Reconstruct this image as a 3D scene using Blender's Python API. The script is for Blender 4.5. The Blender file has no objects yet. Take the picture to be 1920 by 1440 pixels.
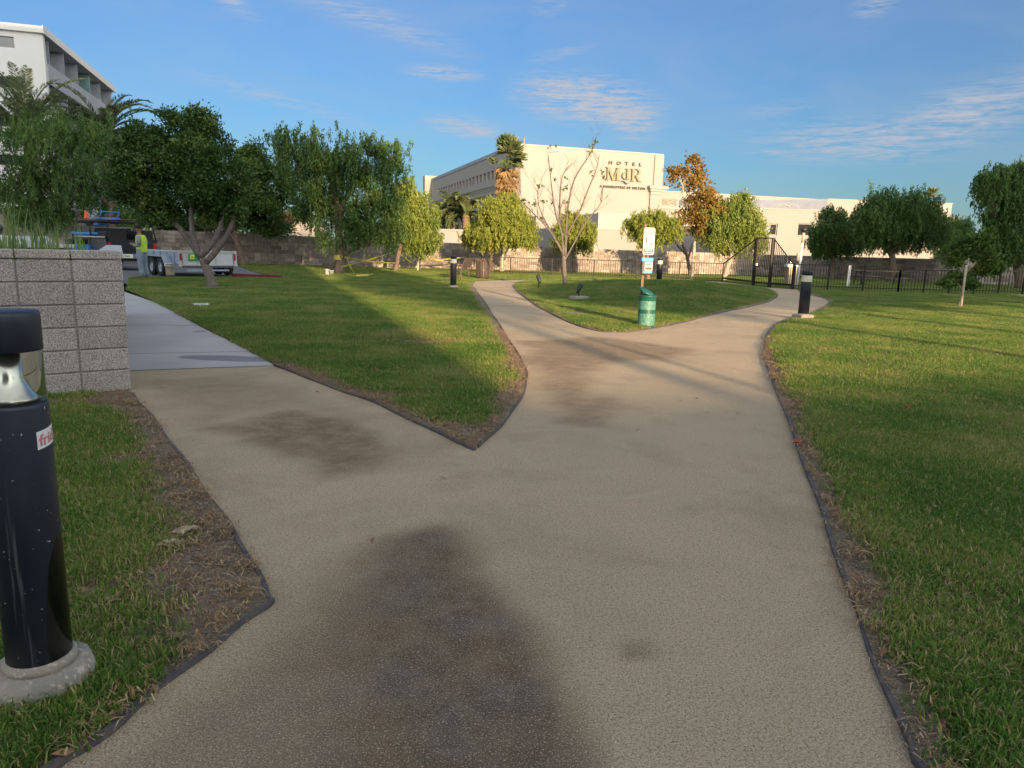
import bpy, math, random
import numpy as np
from math import radians, sin, cos, pi, atan, tan, sqrt
from mathutils import Vector, Matrix
from mathutils.geometry import delaunay_2d_cdt
random.seed(7); rng = np.random.default_rng(7)
sc = bpy.context.scene; col = sc.collection
# ---------------------------------------------------------------- camera
FPX, CAMH = 1330.0, 1.4
PITCH = atan((720-464)/FPX); ROLL = radians(1.6)
R0 = Vector((1,0,0)); U0 = Vector((0, sin(PITCH), cos(PITCH))); FW = Vector((0, cos(PITCH), -sin(PITCH)))
RT = cos(ROLL)*R0 + sin(ROLL)*U0; UP = -sin(ROLL)*R0 + cos(ROLL)*U0
CP = Vector((0,0,CAMH))
cd = bpy.data.cameras.new('camera'); cam = bpy.data.objects.new('camera', cd); col.objects.link(cam)
m = Matrix.Identity(4)
for i in range(3): m[i][0] = RT[i]; m[i][1] = UP[i]; m[i][2] = -FW[i]; m[i][3] = CP[i]
cam.matrix_world = m
cd.sensor_width = 36; cd.lens = 36*FPX/1920; cd.clip_start = .05; cd.clip_end = 4000
sc.camera = cam
# ---------------------------------------------------------------- light
SUN_EL = 9.6; SUN_AZ = Vector((.33,-.944,0)).normalized()   # horizontal direction TOWARDS the sun
w = bpy.data.worlds.new('World'); sc.world = w; w.use_nodes = True
SKY_STRENGTH, SUN_STRENGTH, EXPOSURE = .15, 4.9, 1.28
sd = bpy.data.lights.new('sun', 'SUN'); sd.energy = SUN_STRENGTH; sd.angle = radians(.5); sd.color = (1, .69, .41)
so = bpy.data.objects.new('sun', sd); col.objects.link(so)
to_sun = Vector((SUN_AZ.x*cos(radians(SUN_EL)), SUN_AZ.y*cos(radians(SUN_EL)), sin(radians(SUN_EL))))
so.rotation_euler = to_sun.to_track_quat('Z','Y').to_euler(); so.location = (20,-60,30)
vs = sc.view_settings; vs.view_transform = 'Standard'; vs.look = 'None'; vs.exposure = EXPOSURE; vs.gamma = 1; vs.use_curve_mapping = False
sc.render.engine = 'CYCLES'
try: sc.cycles.use_denoising = True; sc.cycles.max_bounces = 8; sc.cycles.transparent_max_bounces = 8
except Exception: pass

def NT(m): return m.node_tree.nodes, m.node_tree.links
def nd(ns, t, **k):
    n = ns.new(t)
    for a, v in k.items():
        if a in n.inputs.keys(): n.inputs[a].default_value = v
        else: setattr(n, a, v)
    return n
def inp(n, i, v): n.inputs[i].default_value = v
# world: sky model, sun side lifted for fill, thin high cloud placed by direction
ns, ln = w.node_tree.nodes, w.node_tree.links
for n in list(ns): ns.remove(n)
out = ns.new('ShaderNodeOutputWorld'); bg = ns.new('ShaderNodeBackground'); inp(bg, 'Strength', SKY_STRENGTH)
sky = ns.new('ShaderNodeTexSky'); sky.sky_type = 'NISHITA'; sky.sun_disc = False
sky.sun_elevation = radians(SUN_EL); sky.sun_rotation = math.atan2(SUN_AZ.x, SUN_AZ.y)
sky.air_density = 1.0; sky.dust_density = .6; sky.ozone_density = 3.0
tc = ns.new('ShaderNodeTexCoord'); sep = ns.new('ShaderNodeSeparateXYZ'); ln.new(tc.outputs['Generated'], sep.inputs[0])
def wm(op, a, b=None, clamp=False):
    n = ns.new('ShaderNodeMath'); n.operation = op; n.use_clamp = clamp
    for i, v in enumerate((a, b)):
        if v is None: continue
        if isinstance(v, (int, float)): n.inputs[i].default_value = v
        else: ln.new(v, n.inputs[i])
    return n.outputs[0]
az = wm('ARCTAN2', sep.outputs[0], sep.outputs[1]); el = wm('ARCSINE', sep.outputs[2])
cmb = ns.new('ShaderNodeCombineXYZ'); ln.new(az, cmb.inputs[0]); ln.new(el, cmb.inputs[1])
def noise2(scale_x, scale_y, rot, detail, rough, lo, hi, dist=0.0, off=0.0):
    mp = ns.new('ShaderNodeMapping'); inp(mp, 'Scale', (scale_x, scale_y, 1)); inp(mp, 'Rotation', (0,0,rot)); inp(mp, 'Location', (off, off*.7, 0)); ln.new(cmb.outputs[0], mp.inputs[0])
    nz = nd(ns, 'ShaderNodeTexNoise', Scale=1.0, Detail=detail, Roughness=rough, Distortion=dist); ln.new(mp.outputs[0], nz.inputs['Vector'])
    mr = nd(ns, 'ShaderNodeMapRange'); inp(mr, 'From Min', lo); inp(mr, 'From Max', hi); ln.new(nz.outputs[0], mr.inputs[0]); return mr.outputs[0]
def pxdir(x, y):
    d = (FW + RT*((x-960)/FPX) - UP*((y-720)/FPX)).normalized(); return math.atan2(d.x, d.y), math.asin(d.z)
def blob(x, y, rx, ry, rot, soft=1.0):
    a, e = pxdir(x, y); k = FPX*1.02
    mp = ns.new('ShaderNodeMapping'); mp.vector_type = 'TEXTURE'
    inp(mp, 'Location', (a, e, 0)); inp(mp, 'Rotation', (0,0,rot)); inp(mp, 'Scale', (rx/k, ry/k, 1)); ln.new(cmb.outputs[0], mp.inputs[0])
    vl = ns.new('ShaderNodeVectorMath'); vl.operation = 'LENGTH'; ln.new(mp.outputs[0], vl.inputs[0])
    mr = ns.new('ShaderNodeMapRange'); mr.interpolation_type = 'SMOOTHSTEP'
    inp(mr, 'From Min', 1.0); inp(mr, 'From Max', 1.0-soft); ln.new(vl.outputs['Value'], mr.inputs[0]); return mr.outputs[0]
streak = noise2(16, 170, .30, 7, .68, .38, .66, .8)
fine = noise2(60, 300, .12, 5, .6, .25, .8, .4, 3.1)
broad = noise2(5, 14, .2, 5, .55, .34, .80, .8, 5.2)
mask = None
for b, wt in ((blob(1100,188,185,60,-.12), 1.15), (blob(1175,215,95,55,-.3), 1.05), (blob(830,136,100,18,-.03), .85), (blob(870,238,105,26,-.12), .75),
          (blob(1050,100,90,16,.2), .35), (blob(1620,265,260,55,-.02), .62), (blob(1800,220,200,70,.3), .6), (blob(700,35,260,35,-.25), .4),
          (blob(440,10,60,18,-.3), .5), (blob(520,185,230,22,-.18), .3), (blob(1640,10,50,25,.1), .5), (blob(1030,10,50,25,.2), .35), (blob(1440,285,50,10,.0), .6), (blob(1460,205,80,20,.1), .3)):
    v = wm('MULTIPLY', b, wt); mask = v if mask is None else wm('MAXIMUM', mask, v)
tex = wm('ADD', wm('MULTIPLY', streak, .55), wm('MULTIPLY', fine, .45))
cl = wm('MULTIPLY', mask, wm('MAXIMUM', wm('SUBTRACT', tex, .22), 0.0))
cl = wm('ADD', cl, wm('MULTIPLY', broad, .07), True)
cl = wm('MULTIPLY', cl, 3.0, True)
mx = ns.new('ShaderNodeMix'); mx.data_type = 'RGBA'
hsv = nd(ns, 'ShaderNodeHueSaturation', Saturation=.94, Value=.535); ln.new(sky.outputs[0], hsv.inputs['Color'])
tint = ns.new('ShaderNodeValToRGB'); e_ = tint.color_ramp.elements; e_[0].position = 0; e_[0].color = (.46,.60,.72,1); e_[1].position = .55; e_[1].color = (.95,.95,1.0,1)
for p_, c_ in ((.08,(.44,.60,.72)),(.18,(.46,.64,.80)),(.38,(.62,.76,.95))): q_ = e_.new(p_); q_.color = (*c_,1)
ln.new(sep.outputs[2], tint.inputs[0])
mt_ = ns.new('ShaderNodeMix'); mt_.data_type = 'RGBA'; mt_.blend_type = 'MULTIPLY'; mt_.inputs[0].default_value = 1; ln.new(hsv.outputs[0], mt_.inputs[6]); ln.new(tint.outputs[0], mt_.inputs[7])
hs2 = nd(ns, 'ShaderNodeHueSaturation', Saturation=.34, Value=1.9); ln.new(sky.outputs[0], hs2.inputs['Color'])  # unseen sky towards the sun, brightened to fill the shade
dp_ = ns.new('ShaderNodeVectorMath'); dp_.operation = 'DOT_PRODUCT'; ln.new(tc.outputs['Generated'], dp_.inputs[0]); dp_.inputs[1].default_value = tuple(SUN_AZ)
mr_ = ns.new('ShaderNodeMapRange'); mr_.interpolation_type = 'SMOOTHSTEP'; inp(mr_,'From Min',-.62); inp(mr_,'From Max',.15); ln.new(dp_.outputs['Value'], mr_.inputs[0])
ms_ = ns.new('ShaderNodeMix'); ms_.data_type = 'RGBA'; ln.new(mr_.outputs[0], ms_.inputs[0]); ln.new(mt_.outputs[2], ms_.inputs[6]); wt_ = ns.new('ShaderNodeMix'); wt_.data_type = 'RGBA'; wt_.blend_type = 'MULTIPLY'; wt_.inputs[0].default_value = 1; ln.new(hs2.outputs[0], wt_.inputs[6]); wt_.inputs[7].default_value = (1.06,1.0,.88,1); ln.new(wt_.outputs[2], ms_.inputs[7])
ln.new(cl, mx.inputs[0]); ln.new(ms_.outputs[2], mx.inputs[6]); mx.inputs[7].default_value = (1.40, 1.47, 1.68, 1)
ln.new(mx.outputs[2], bg.inputs[0]); ln.new(bg.outputs[0], out.inputs[0])

# ---------------------------------------------------------------- helpers
def V(*a): return Vector(a)
def ray(x, y): return FW + RT*((x-960)/FPX) - UP*((y-720)/FPX)
def G(x, y, z=0.0):
    d = ray(x, y); t = (z-CAMH)/d.z; p = CP + d*t; return Vector((p.x, p.y, z))
def at(x, y, Yd):
    d = ray(x, y); return CP + d*(Yd/d.y)
def vnoise(x, y, seed=0):
    xi = np.floor(x).astype(np.int64); yi = np.floor(y).astype(np.int64); fx = x-xi; fy = y-yi
    fx = fx*fx*(3-2*fx); fy = fy*fy*(3-2*fy)
    def h(a, b):
        n = (a*374761393 + b*668265263 + seed*974634) & 0xffffffff
        n = ((n ^ (n >> 13))*1274126177) & 0xffffffff
        return ((n ^ (n >> 16)) & 0xffff)/65535.0
    return (h(xi,yi)*(1-fx)+h(xi+1,yi)*fx)*(1-fy)+(h(xi,yi+1)*(1-fx)+h(xi+1,yi+1)*fx)*fy
def fbm(x, y, o=4, seed=0):
    s = 0; a = .5; t = 0
    for i in range(o): s = s+a*vnoise(x*2**i, y*2**i, seed+i*17); t += a; a *= .5
    return s/t
def tag(o, label=None, cat=None, group=None, kind=None):
    if label: o['label'] = label
    if cat: o['category'] = cat
    if group: o['group'] = group
    if kind: o['kind'] = kind
    return o
def empty(name, loc, label, cat, group=None, rz=0.0):
    o = bpy.data.objects.new(name, None); col.objects.link(o); o.location = loc; o.rotation_euler = (0,0,rz); o.empty_display_size = .2
    return tag(o, label, cat, group)
def rootloc(p):
    while p is not None and p.parent is not None: p = p.parent
    return Vector(p.location) if p is not None else Vector((0,0,0))
def kids(o): return [c for c in bpy.data.objects if c.parent == o]
def copy_tree(o, parent=None):
    cm = {}
    for c in bpy.data.objects:
        if c.parent: cm.setdefault(c.parent.name, []).append(c)
    def rec(o, parent):
        c = o.copy(); col.objects.link(c); c.parent = parent
        for ch in cm.get(o.name, []): rec(ch, c)
        return c
    return rec(o, parent)
class MB:
    def __init__(s): s.v = []; s.f = []; s.m = []; s.sm = []
    def face(s, idx, mi=0, smooth=False): s.f.append(idx); s.m.append(mi); s.sm.append(smooth)
    def poly(s, pts, mi=0):
        b = len(s.v); s.v += [tuple(p) for p in pts]; s.face(list(range(b, b+len(pts))), mi)
    def box(s, c, size, M=None, mi=0):
        b = len(s.v); hx, hy, hz = size[0]/2, size[1]/2, size[2]/2
        for x in (-hx,hx):
            for y in (-hy,hy):
                for z in (-hz,hz):
                    p = Vector((x,y,z)); p = (M @ p) if M is not None else p
                    s.v.append((p.x+c[0], p.y+c[1], p.z+c[2]))
        for q in ((0,1,3,2),(4,6,7,5),(0,4,5,1),(2,3,7,6),(0,2,6,4),(1,5,7,3)): s.face([b+i for i in q], mi)
    def ob(s, o, u, a0, a1, b0, b1, z0, z1, mi=0):
        """box in a wall frame: a along u, b along the left normal of u, z up (o = 3D origin)"""
        u = Vector((u[0],u[1])).normalized(); n = Vector((-u.y,u.x)); b = len(s.v)
        for a in (a0,a1):
            for bb in (b0,b1):
                for z in (z0,z1): s.v.append((o[0]+u.x*a+n.x*bb, o[1]+u.y*a+n.y*bb, o[2]+z))
        for q in ((0,1,3,2),(4,6,7,5),(0,4,5,1),(2,3,7,6),(0,2,6,4),(1,5,7,3)): s.face([b+i for i in q], mi)
    def bbox(s, c, size, M=None, bev=.01, mi=0):
        """box with chamfered vertical and top edges"""
        hx, hy, hz = size[0]/2, size[1]/2, size[2]/2; bv = min(bev, hx*.9, hy*.9, hz*.9)
        b = len(s.v); rings = []
        for z, k in ((-hz,bv),(-hz+bv,0),(hz-bv,0),(hz,bv)):
            r = []
            for (sx,sy) in ((-1,-1),(1,-1),(1,1),(-1,1)):
                x1, y1 = sx*(hx-k), sy*(hy-k)
                cc = [(sx*(hx-k-bv), y1),(x1, sy*(hy-k-bv))]
                if sx*sy < 0: cc = cc
                else: cc = cc[::-1]
                for (x,y) in cc:
                    p = Vector((x,y,z)); p = (M @ p) if M is not None else p
                    s.v.append((p.x+c[0],p.y+c[1],p.z+c[2])); r.append(len(s.v)-1)
            rings.append(r)
        for a, q in zip(rings, rings[1:]):
            for i in range(8): j = (i+1)%8; s.face([a[i],a[j],q[j],q[i]], mi)
        s.face(rings[0][::-1], mi); s.face(rings[-1], mi)
    def tube(s, pts, rad, n=8, mi=0, cap=True, smooth=True):
        pts = [Vector(p) for p in pts]; 
        if isinstance(rad, (int,float)): rad = [rad]*len(pts)
        prev = None; rings = []
        for i, p in enumerate(pts):
            d = (pts[min(i+1,len(pts)-1)]-pts[max(i-1,0)])
            if d.length < 1e-9: d = Vector((0,0,1))
            d.normalize()
            if prev is None: a = d.orthogonal().normalized()
            else:
                a = prev-d*prev.dot(d)
                a = d.orthogonal().normalized() if a.length < 1e-6 else a.normalized()
            prev = a; bb = d.cross(a); r = []
            for k in range(n):
                t = 2*pi*k/n; q = p+(a*cos(t)+bb*sin(t))*rad[i]; s.v.append(tuple(q)); r.append(len(s.v)-1)
            rings.append(r)
        for a, q in zip(rings, rings[1:]):
            for i in range(n): j = (i+1)%n; s.face([a[i],a[j],q[j],q[i]], mi, smooth)
        if cap: s.face(rings[0][::-1], mi); s.face(rings[-1], mi)
    def lathe(s, prof, c=(0,0,0), n=24, mi=0, smooth=True, cap=(True,True), wob=None):
        rings = []
        for (r_, z) in prof:
            r = []
            for k in range(n):
                t = 2*pi*k/n; rr = r_*(1+(wob(t,z) if wob else 0)); s.v.append((c[0]+rr*cos(t), c[1]+rr*sin(t), c[2]+z)); r.append(len(s.v)-1)
            rings.append(r)
        for a, q in zip(rings, rings[1:]):
            for i in range(n): j = (i+1)%n; s.face([a[i],a[j],q[j],q[i]], mi, smooth)
        if cap[0]: s.face(rings[0][::-1], mi)
        if cap[1]: s.face(rings[-1], mi)
    def build(s, name, mat, parent=None, label=None, local=False):
        o0 = rootloc(parent) if (parent is not None and not local) else Vector((0,0,0))
        me = bpy.data.meshes.new(name)
        me.from_pydata([(a-o0.x,b-o0.y,c-o0.z) for a,b,c in s.v], [], s.f)
        for mt in (mat if isinstance(mat,(list,tuple)) else [mat]): me.materials.append(mt)
        me.polygons.foreach_set('material_index', s.m); me.polygons.foreach_set('use_smooth', s.sm); me.update()
        o = bpy.data.objects.new(name, me); col.objects.link(o)
        if parent is not None: o.parent = parent
        if label: o['label'] = label
        return o
def quadmesh(name, verts, nper, mat, parent=None, attr=None, smooth=False):
    """verts: (N*nper,3) array; every nper verts is one polygon"""
    o0 = rootloc(parent); verts = verts-np.array(o0)
    N = len(verts)//nper; me = bpy.data.meshes.new(name)
    me.vertices.add(N*nper); me.vertices.foreach_set('co', verts.astype(np.float32).ravel())
    me.loops.add(N*nper); me.loops.foreach_set('vertex_index', np.arange(N*nper, dtype=np.int32))
    me.polygons.add(N); me.polygons.foreach_set('loop_start', (np.arange(N)*nper).astype(np.int32))
    try: me.polygons.foreach_set('loop_total', np.full(N, nper, dtype=np.int32))
    except Exception: pass
    me.update(calc_edges=True)
    if attr is not None:
        a = me.attributes.new('var', 'FLOAT', 'POINT'); a.data.foreach_set('value', np.repeat(attr, nper).astype(np.float32))
    me.materials.append(mat)
    o = bpy.data.objects.new(name, me); col.objects.link(o)
    if parent is not None: o.parent = parent
    return o
# ---------------------------------------------------------------- materials
def mat(name, c1, c2=None, rough=.7, metal=0.0, scale=8, bump=0.0, bscale=40, detail=5, c3=None, spec=.4, obj=True, lo=.35, hi=.65):
    mt = bpy.data.materials.new(name); mt.use_nodes = True; ns, ln = NT(mt); b = ns['Principled BSDF']
    inp(b, 'Roughness', rough); inp(b, 'Metallic', metal); inp(b, 'Specular IOR Level', spec)
    t = ns.new('ShaderNodeTexCoord'); src = t.outputs['Object']
    if c2 is None: c2 = tuple(v*.8 for v in c1)
    nz = nd(ns, 'ShaderNodeTexNoise', Scale=scale, Detail=detail, Roughness=.6); ln.new(src, nz.inputs['Vector'])
    mr = nd(ns, 'ShaderNodeMapRange'); inp(mr,'From Min',lo); inp(mr,'From Max',hi); ln.new(nz.outputs[0], mr.inputs[0])
    mx = ns.new('ShaderNodeMix'); mx.data_type = 'RGBA'; ln.new(mr.outputs[0], mx.inputs[0])
    mx.inputs[6].default_value = (*c1,1); mx.inputs[7].default_value = (*c2,1); last = mx.outputs[2]
    if c3:
        n2 = nd(ns, 'ShaderNodeTexNoise', Scale=scale*9, Detail=3); ln.new(src, n2.inputs['Vector'])
        m2 = nd(ns, 'ShaderNodeMapRange'); inp(m2,'From Min',.56); inp(m2,'From Max',.66); ln.new(n2.outputs[0], m2.inputs[0])
        mx2 = ns.new('ShaderNodeMix'); mx2.data_type = 'RGBA'; ln.new(m2.outputs[0], mx2.inputs[0]); ln.new(last, mx2.inputs[6]); mx2.inputs[7].default_value = (*c3,1); last = mx2.outputs[2]
    ln.new(last, b.inputs['Base Color'])
    if bump:
        nb = nd(ns, 'ShaderNodeTexNoise', Scale=bscale, Detail=4); ln.new(src, nb.inputs['Vector'])
        bp = nd(ns, 'ShaderNodeBump', Strength=bump, Distance=.02); ln.new(nb.outputs[0], bp.inputs['Height']); ln.new(bp.outputs[0], b.inputs['Normal'])
    return mt
def leafmat(name, ca, cb, cc=None, trans=.35, rough=.5):
    mt = bpy.data.materials.new(name); mt.use_nodes = True; ns, ln = NT(mt); b = ns['Principled BSDF']; inp(b,'Roughness',rough); inp(b,'Specular IOR Level',.3)
    at_ = ns.new('ShaderNodeAttribute'); at_.attribute_name = 'var'
    cr = ns.new('ShaderNodeValToRGB'); e = cr.color_ramp.elements; e[0].color = (*ca,1); e[1].color = (*(cc or cb),1)
    if cc: q = e.new(.6); q.color = (*cb,1)
    ln.new(at_.outputs['Fac'], cr.inputs[0]); ln.new(cr.outputs[0], b.inputs['Base Color'])
    tr = ns.new('ShaderNodeBsdfTranslucent'); hs = nd(ns,'ShaderNodeHueSaturation',Value=1.25,Saturation=1.05); ln.new(cr.outputs[0], hs.inputs['Color']); ln.new(hs.outputs[0], tr.inputs[0])
    ms = ns.new('ShaderNodeMixShader'); inp(ms, 0, trans); ln.new(b.outputs[0], ms.inputs[1]); ln.new(tr.outputs[0], ms.inputs[2])
    ln.new(ms.outputs[0], ns['Material Output'].inputs[0]); return mt
M = {}
M['black_metal'] = mat('black_metal', (.014,.017,.027), (.022,.026,.04), rough=.42, scale=5, bump=.06, bscale=90)
M['fence'] = mat('fence_black', (.010,.009,.009), (.016,.014,.013), rough=.55, spec=.25)
M['steel'] = mat('steel_edging', (.055,.05,.062), (.10,.085,.08), rough=.65, scale=14, bump=.5, bscale=60)
M['concrete'] = mat('concrete', (.42,.42,.43), (.36,.36,.37), rough=.9, scale=1.2, bump=.12, bscale=120, c3=(.33,.33,.34))
M['concrete_old'] = mat('concrete_old', (.30,.27,.22), (.20,.19,.17), rough=.92, scale=7, bump=.6, bscale=35, c3=(.40,.36,.30))
M['cap_conc'] = mat('concrete_cap', (.45,.46,.48), (.38,.38,.40), rough=.9, scale=5, bump=.2)
M['grout'] = mat('grout', (.26,.245,.235), (.20,.19,.18), rough=.95, scale=14)
M['stucco'] = mat('white_stucco', (.255,.232,.212), (.242,.22,.20), rough=.9, scale=.35, bump=.05, bscale=30)
M['stucco3'] = mat('shaded_white_stucco', (.56,.56,.56), (.53,.53,.53), rough=.9, scale=.3)
M['stucco2'] = mat('pale_stucco', (.285,.265,.25), (.27,.25,.235), rough=.9, scale=.25, bump=.05, bscale=30)
M['trim'] = mat('trim', (.29,.27,.245), (.275,.255,.23), rough=.85, scale=2)
M['grey_trim'] = mat('grey_trim', (.22,.24,.29), (.27,.29,.34), rough=.8, scale=1)
M['parapet'] = mat('grey_parapet', (.34,.34,.37), (.30,.30,.33), rough=.85, scale=2)
def glassmat(name, c, rough=.08, sp=.8):
    mt = mat(name, c, tuple(v*.6 for v in c), rough=rough, scale=.6, spec=sp); return mt
M['glass'] = glassmat('window_glass', (.03,.034,.04))
M['teal_glass'] = glassmat('teal_glass', (.16,.27,.28), .15)
M['curtain'] = mat('curtain', (.28,.22,.17), (.10,.09,.08), rough=.8, scale=3)
M['gold'] = mat('gold_letter', (.17,.165,.085), (.14,.135,.07), rough=.55, scale=2)
M['olive'] = mat('dark_olive_letter', (.035,.04,.02), (.05,.055,.03), rough=.6)
M['slate'] = mat('slate_blue', (.10,.13,.19), None, rough=.6)
M['bark'] = mat('bark', (.17,.12,.085), (.09,.065,.05), rough=.95, scale=9, bump=1.0, bscale=16, c3=(.24,.19,.15))
M['bark_grey'] = mat('bark_grey', (.13,.11,.095), (.07,.06,.052), rough=.95, scale=12, bump=.9, bscale=25, c3=(.30,.27,.24))
M['bark_pale'] = mat('bark_pale', (.50,.43,.33), (.32,.26,.19), rough=.9, scale=5, bump=.4, bscale=20)
M['bark_palm'] = mat('bark_palm', (.20,.13,.08), (.10,.07,.05), rough=.95, scale=6, bump=1, bscale=12)
M['pepper'] = leafmat('pepper_leaves', (.024,.070,.016), (.075,.145,.035), (.17,.23,.06))
M['pepper_lt'] = leafmat('pepper_leaves_light', (.07,.13,.026), (.18,.24,.05), (.32,.33,.08), .4)
M['dark_leaf'] = leafmat('dark_leaves', (.014,.042,.010), (.050,.105,.022), (.19,.25,.065), .25, .35)
M['yellow_leaf'] = leafmat('yellow_green_leaves', (.12,.17,.03), (.24,.28,.05), (.36,.36,.08), .45)
M['autumn_leaf'] = leafmat('autumn_leaves', (.07,.075,.015), (.21,.125,.03), (.36,.26,.06), .3)
M['dry_leaf'] = leafmat('dry_leaves', (.20,.13,.06), (.32,.22,.10), (.30,.24,.08), .3)
M['sapling_leaf'] = leafmat('sapling_leaves', (.04,.09,.02), (.085,.15,.03), (.15,.22,.05), .4)
M['palm_leaf'] = leafmat('palm_fronds', (.05,.085,.03), (.10,.135,.05), (.19,.18,.08), .25)
M['palm_dry'] = leafmat('palm_dry', (.16,.10,.05), (.28,.18,.08), (.34,.25,.12), .2)
M['reed'] = leafmat('reed_leaves', (.09,.17,.05), (.14,.24,.06), (.26,.28,.10), .35)
M['white_paint'] = mat('white_paint', (.78,.77,.74), (.7,.69,.66), rough=.5)
M['plastic_white'] = mat('white_plastic', (.8,.8,.78), None, rough=.4)
M['trailer_blue'] = mat('galvanised_metal', (.30,.37,.47), (.24,.30,.40), rough=.45, metal=.2, scale=4, bump=.05)
M['trailer_white'] = mat('tailgate_white', (.48,.51,.52), (.40,.43,.45), rough=.5, scale=6, bump=.3, bscale=60)
M['rubber'] = mat('rubber', (.015,.015,.016), (.03,.03,.03), rough=.85, scale=20)
M['truck_black'] = mat('truck_black', (.006,.007,.010), (.012,.013,.018), rough=.25, spec=.6)
M['chrome'] = mat('brushed_chrome', (.62,.64,.67), (.5,.5,.52), rough=.22, metal=.9, scale=30)
M['blue'] = mat('blue_plastic', (.03,.16,.50), (.04,.20,.56), rough=.4)
M['sky_blue'] = mat('sky_blue_panel', (.03,.33,.72), (.04,.38,.78), rough=.4)
M['orange'] = mat('orange_plastic', (.60,.12,.03), None, rough=.5)
M['red'] = mat('red_lens', (.35,.01,.015), None, rough=.3)
M['red_curb'] = mat('red_curb_paint', (.17,.015,.035), (.12,.015,.03), rough=.8, scale=10)
M['yellow'] = mat('yellow_tape', (.42,.40,.06), (.34,.33,.06), rough=.5)
M['hivis'] = mat('hi_vis_yellow', (.50,.80,.03), (.45,.72,.03), rough=.75)
M['skin'] = mat('skin', (.28,.15,.10), (.25,.13,.09), rough=.6)
M['hair'] = mat('hair', (.01,.008,.007), None, rough=.7)
M['denim'] = mat('denim', (.14,.19,.26), (.22,.27,.33), rough=.9, scale=14)
M['grey_cloth'] = mat('grey_shirt', (.30,.30,.33), (.22,.22,.25), rough=.9, scale=30)
M['boot'] = mat('boots', (.04,.03,.025), None, rough=.8)
M['bin_green'] = mat('bin_green', (.008,.075,.06), (.012,.10,.08), rough=.4, scale=4)
M['bin_mesh'] = mat('bin_mesh', (.018,.14,.115), (.16,.27,.22), rough=.5, scale=75, detail=1, lo=.45, hi=.62)
M['dkgreen'] = mat('green_banner', (.02,.25,.10), None, rough=.5)
M['sign_white'] = mat('sign_white', (.75,.76,.70), None, rough=.4)
M['sign_black'] = mat('sign_black', (.02,.02,.02), None, rough=.4)
M['paper'] = mat('paper', (.42,.35,.27), (.30,.22,.15), rough=.9, scale=20)
M['paper_white'] = mat('paper_white', (.75,.78,.80), None, rough=.8)
M['wood'] = mat('wood', (.20,.13,.08), (.14,.09,.06), rough=.8, scale=5)
M['wood_grey'] = mat('wood_grey', (.36,.33,.28), (.26,.23,.20), rough=.85, scale=8)
M['dark_slat'] = mat('bronze_slat', (.09,.065,.05), (.12,.09,.07), rough=.5)
M['stone'] = mat('pebbles', (.40,.36,.30), (.24,.21,.18), rough=.9, scale=3)
M['leaf_red'] = mat('fallen_red_leaf', (.35,.04,.02), None, rough=.7)
M['straw'] = leafmat('dead_straw', (.16,.09,.045), (.30,.20,.10), (.44,.34,.20), .1)
M['leaf_brown'] = leafmat('fallen_brown_leaf', (.13,.06,.03), (.22,.12,.06), (.30,.20,.10), .1)
M['tan_fountain'] = mat('tan_pedestal', (.50,.40,.28), (.42,.33,.24), rough=.8)
M['frost'] = mat('frosted_lens', (.62,.60,.50), None, rough=.3, spec=.5)
M['clear'] = bpy.data.materials.new('clear_lens'); M['clear'].use_nodes = True
_b = M['clear'].node_tree.nodes['Principled BSDF']; inp(_b,'Transmission Weight',1); inp(_b,'Roughness',.04); inp(_b,'IOR',1.12); inp(_b,'Base Color',(.93,.92,.83,1))
# blocks: fine dark/light speckle like sand-blasted masonry
def blockmat(name, light, dark, sp=60, hi=.62):
    mt = bpy.data.materials.new(name); mt.use_nodes = True; ns, ln = NT(mt); b = ns['Principled BSDF']; inp(b,'Roughness',.95); inp(b,'Specular IOR Level',.2)
    g = ns.new('ShaderNodeNewGeometry'); oi = ns.new('ShaderNodeObjectInfo')
    nz = nd(ns,'ShaderNodeTexNoise',Scale=sp,Detail=3,Roughness=.7); ln.new(g.outputs['Position'], nz.inputs['Vector'])
    cr = ns.new('ShaderNodeValToRGB'); e = cr.color_ramp.elements; e[0].position = .38; e[0].color = (*dark,1); e[1].position = hi; e[1].color = (*light,1); ln.new(nz.outputs[0], cr.inputs[0])
    n2 = nd(ns,'ShaderNodeTexNoise',Scale=1.6,Detail=4); ln.new(g.outputs['Position'], n2.inputs['Vector'])
    ad = ns.new('ShaderNodeMath'); ad.operation = 'ADD'; ln.new(n2.outputs[0], ad.inputs[0])
    sc_ = ns.new('ShaderNodeMath'); sc_.operation = 'MULTIPLY'; ln.new(oi.outputs['Random'], sc_.inputs[0]); sc_.inputs[1].default_value = .35; ln.new(sc_.outputs[0], ad.inputs[1])
    mr = nd(ns,'ShaderNodeMapRange'); inp(mr,'From Min',.4); inp(mr,'From Max',1.0); inp(mr,'To Min',1.12); inp(mr,'To Max',.80); ln.new(ad.outputs[0], mr.inputs[0])
    hs = ns.new('ShaderNodeHueSaturation'); ln.new(cr.outputs[0], hs.inputs['Color']); ln.new(mr.outputs[0], hs.inputs['Value']); ln.new(hs.outputs[0], b.inputs['Base Color'])
    bp = nd(ns,'ShaderNodeBump',Strength=.7,Distance=.01); ln.new(nz.outputs[0], bp.inputs['Height']); ln.new(bp.outputs[0], b.inputs['Normal']); return mt
M['block'] = blockmat('planter_block', (.50,.46,.43), (.14,.125,.12), 105, .60)
M['wallblock'] = blockmat('yard_wall_block', (.36,.30,.25), (.19,.16,.135), 14, .7)
M['wallblock_b'] = blockmat('yard_wall_block_pale', (.44,.38,.32), (.26,.22,.19), 14, .7)
M['wallblock_c'] = blockmat('yard_wall_block_dark', (.27,.22,.18), (.14,.115,.10), 14, .7)
WB = [M['wallblock'], M['wallblock_b'], M['wallblock_c']]

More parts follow.
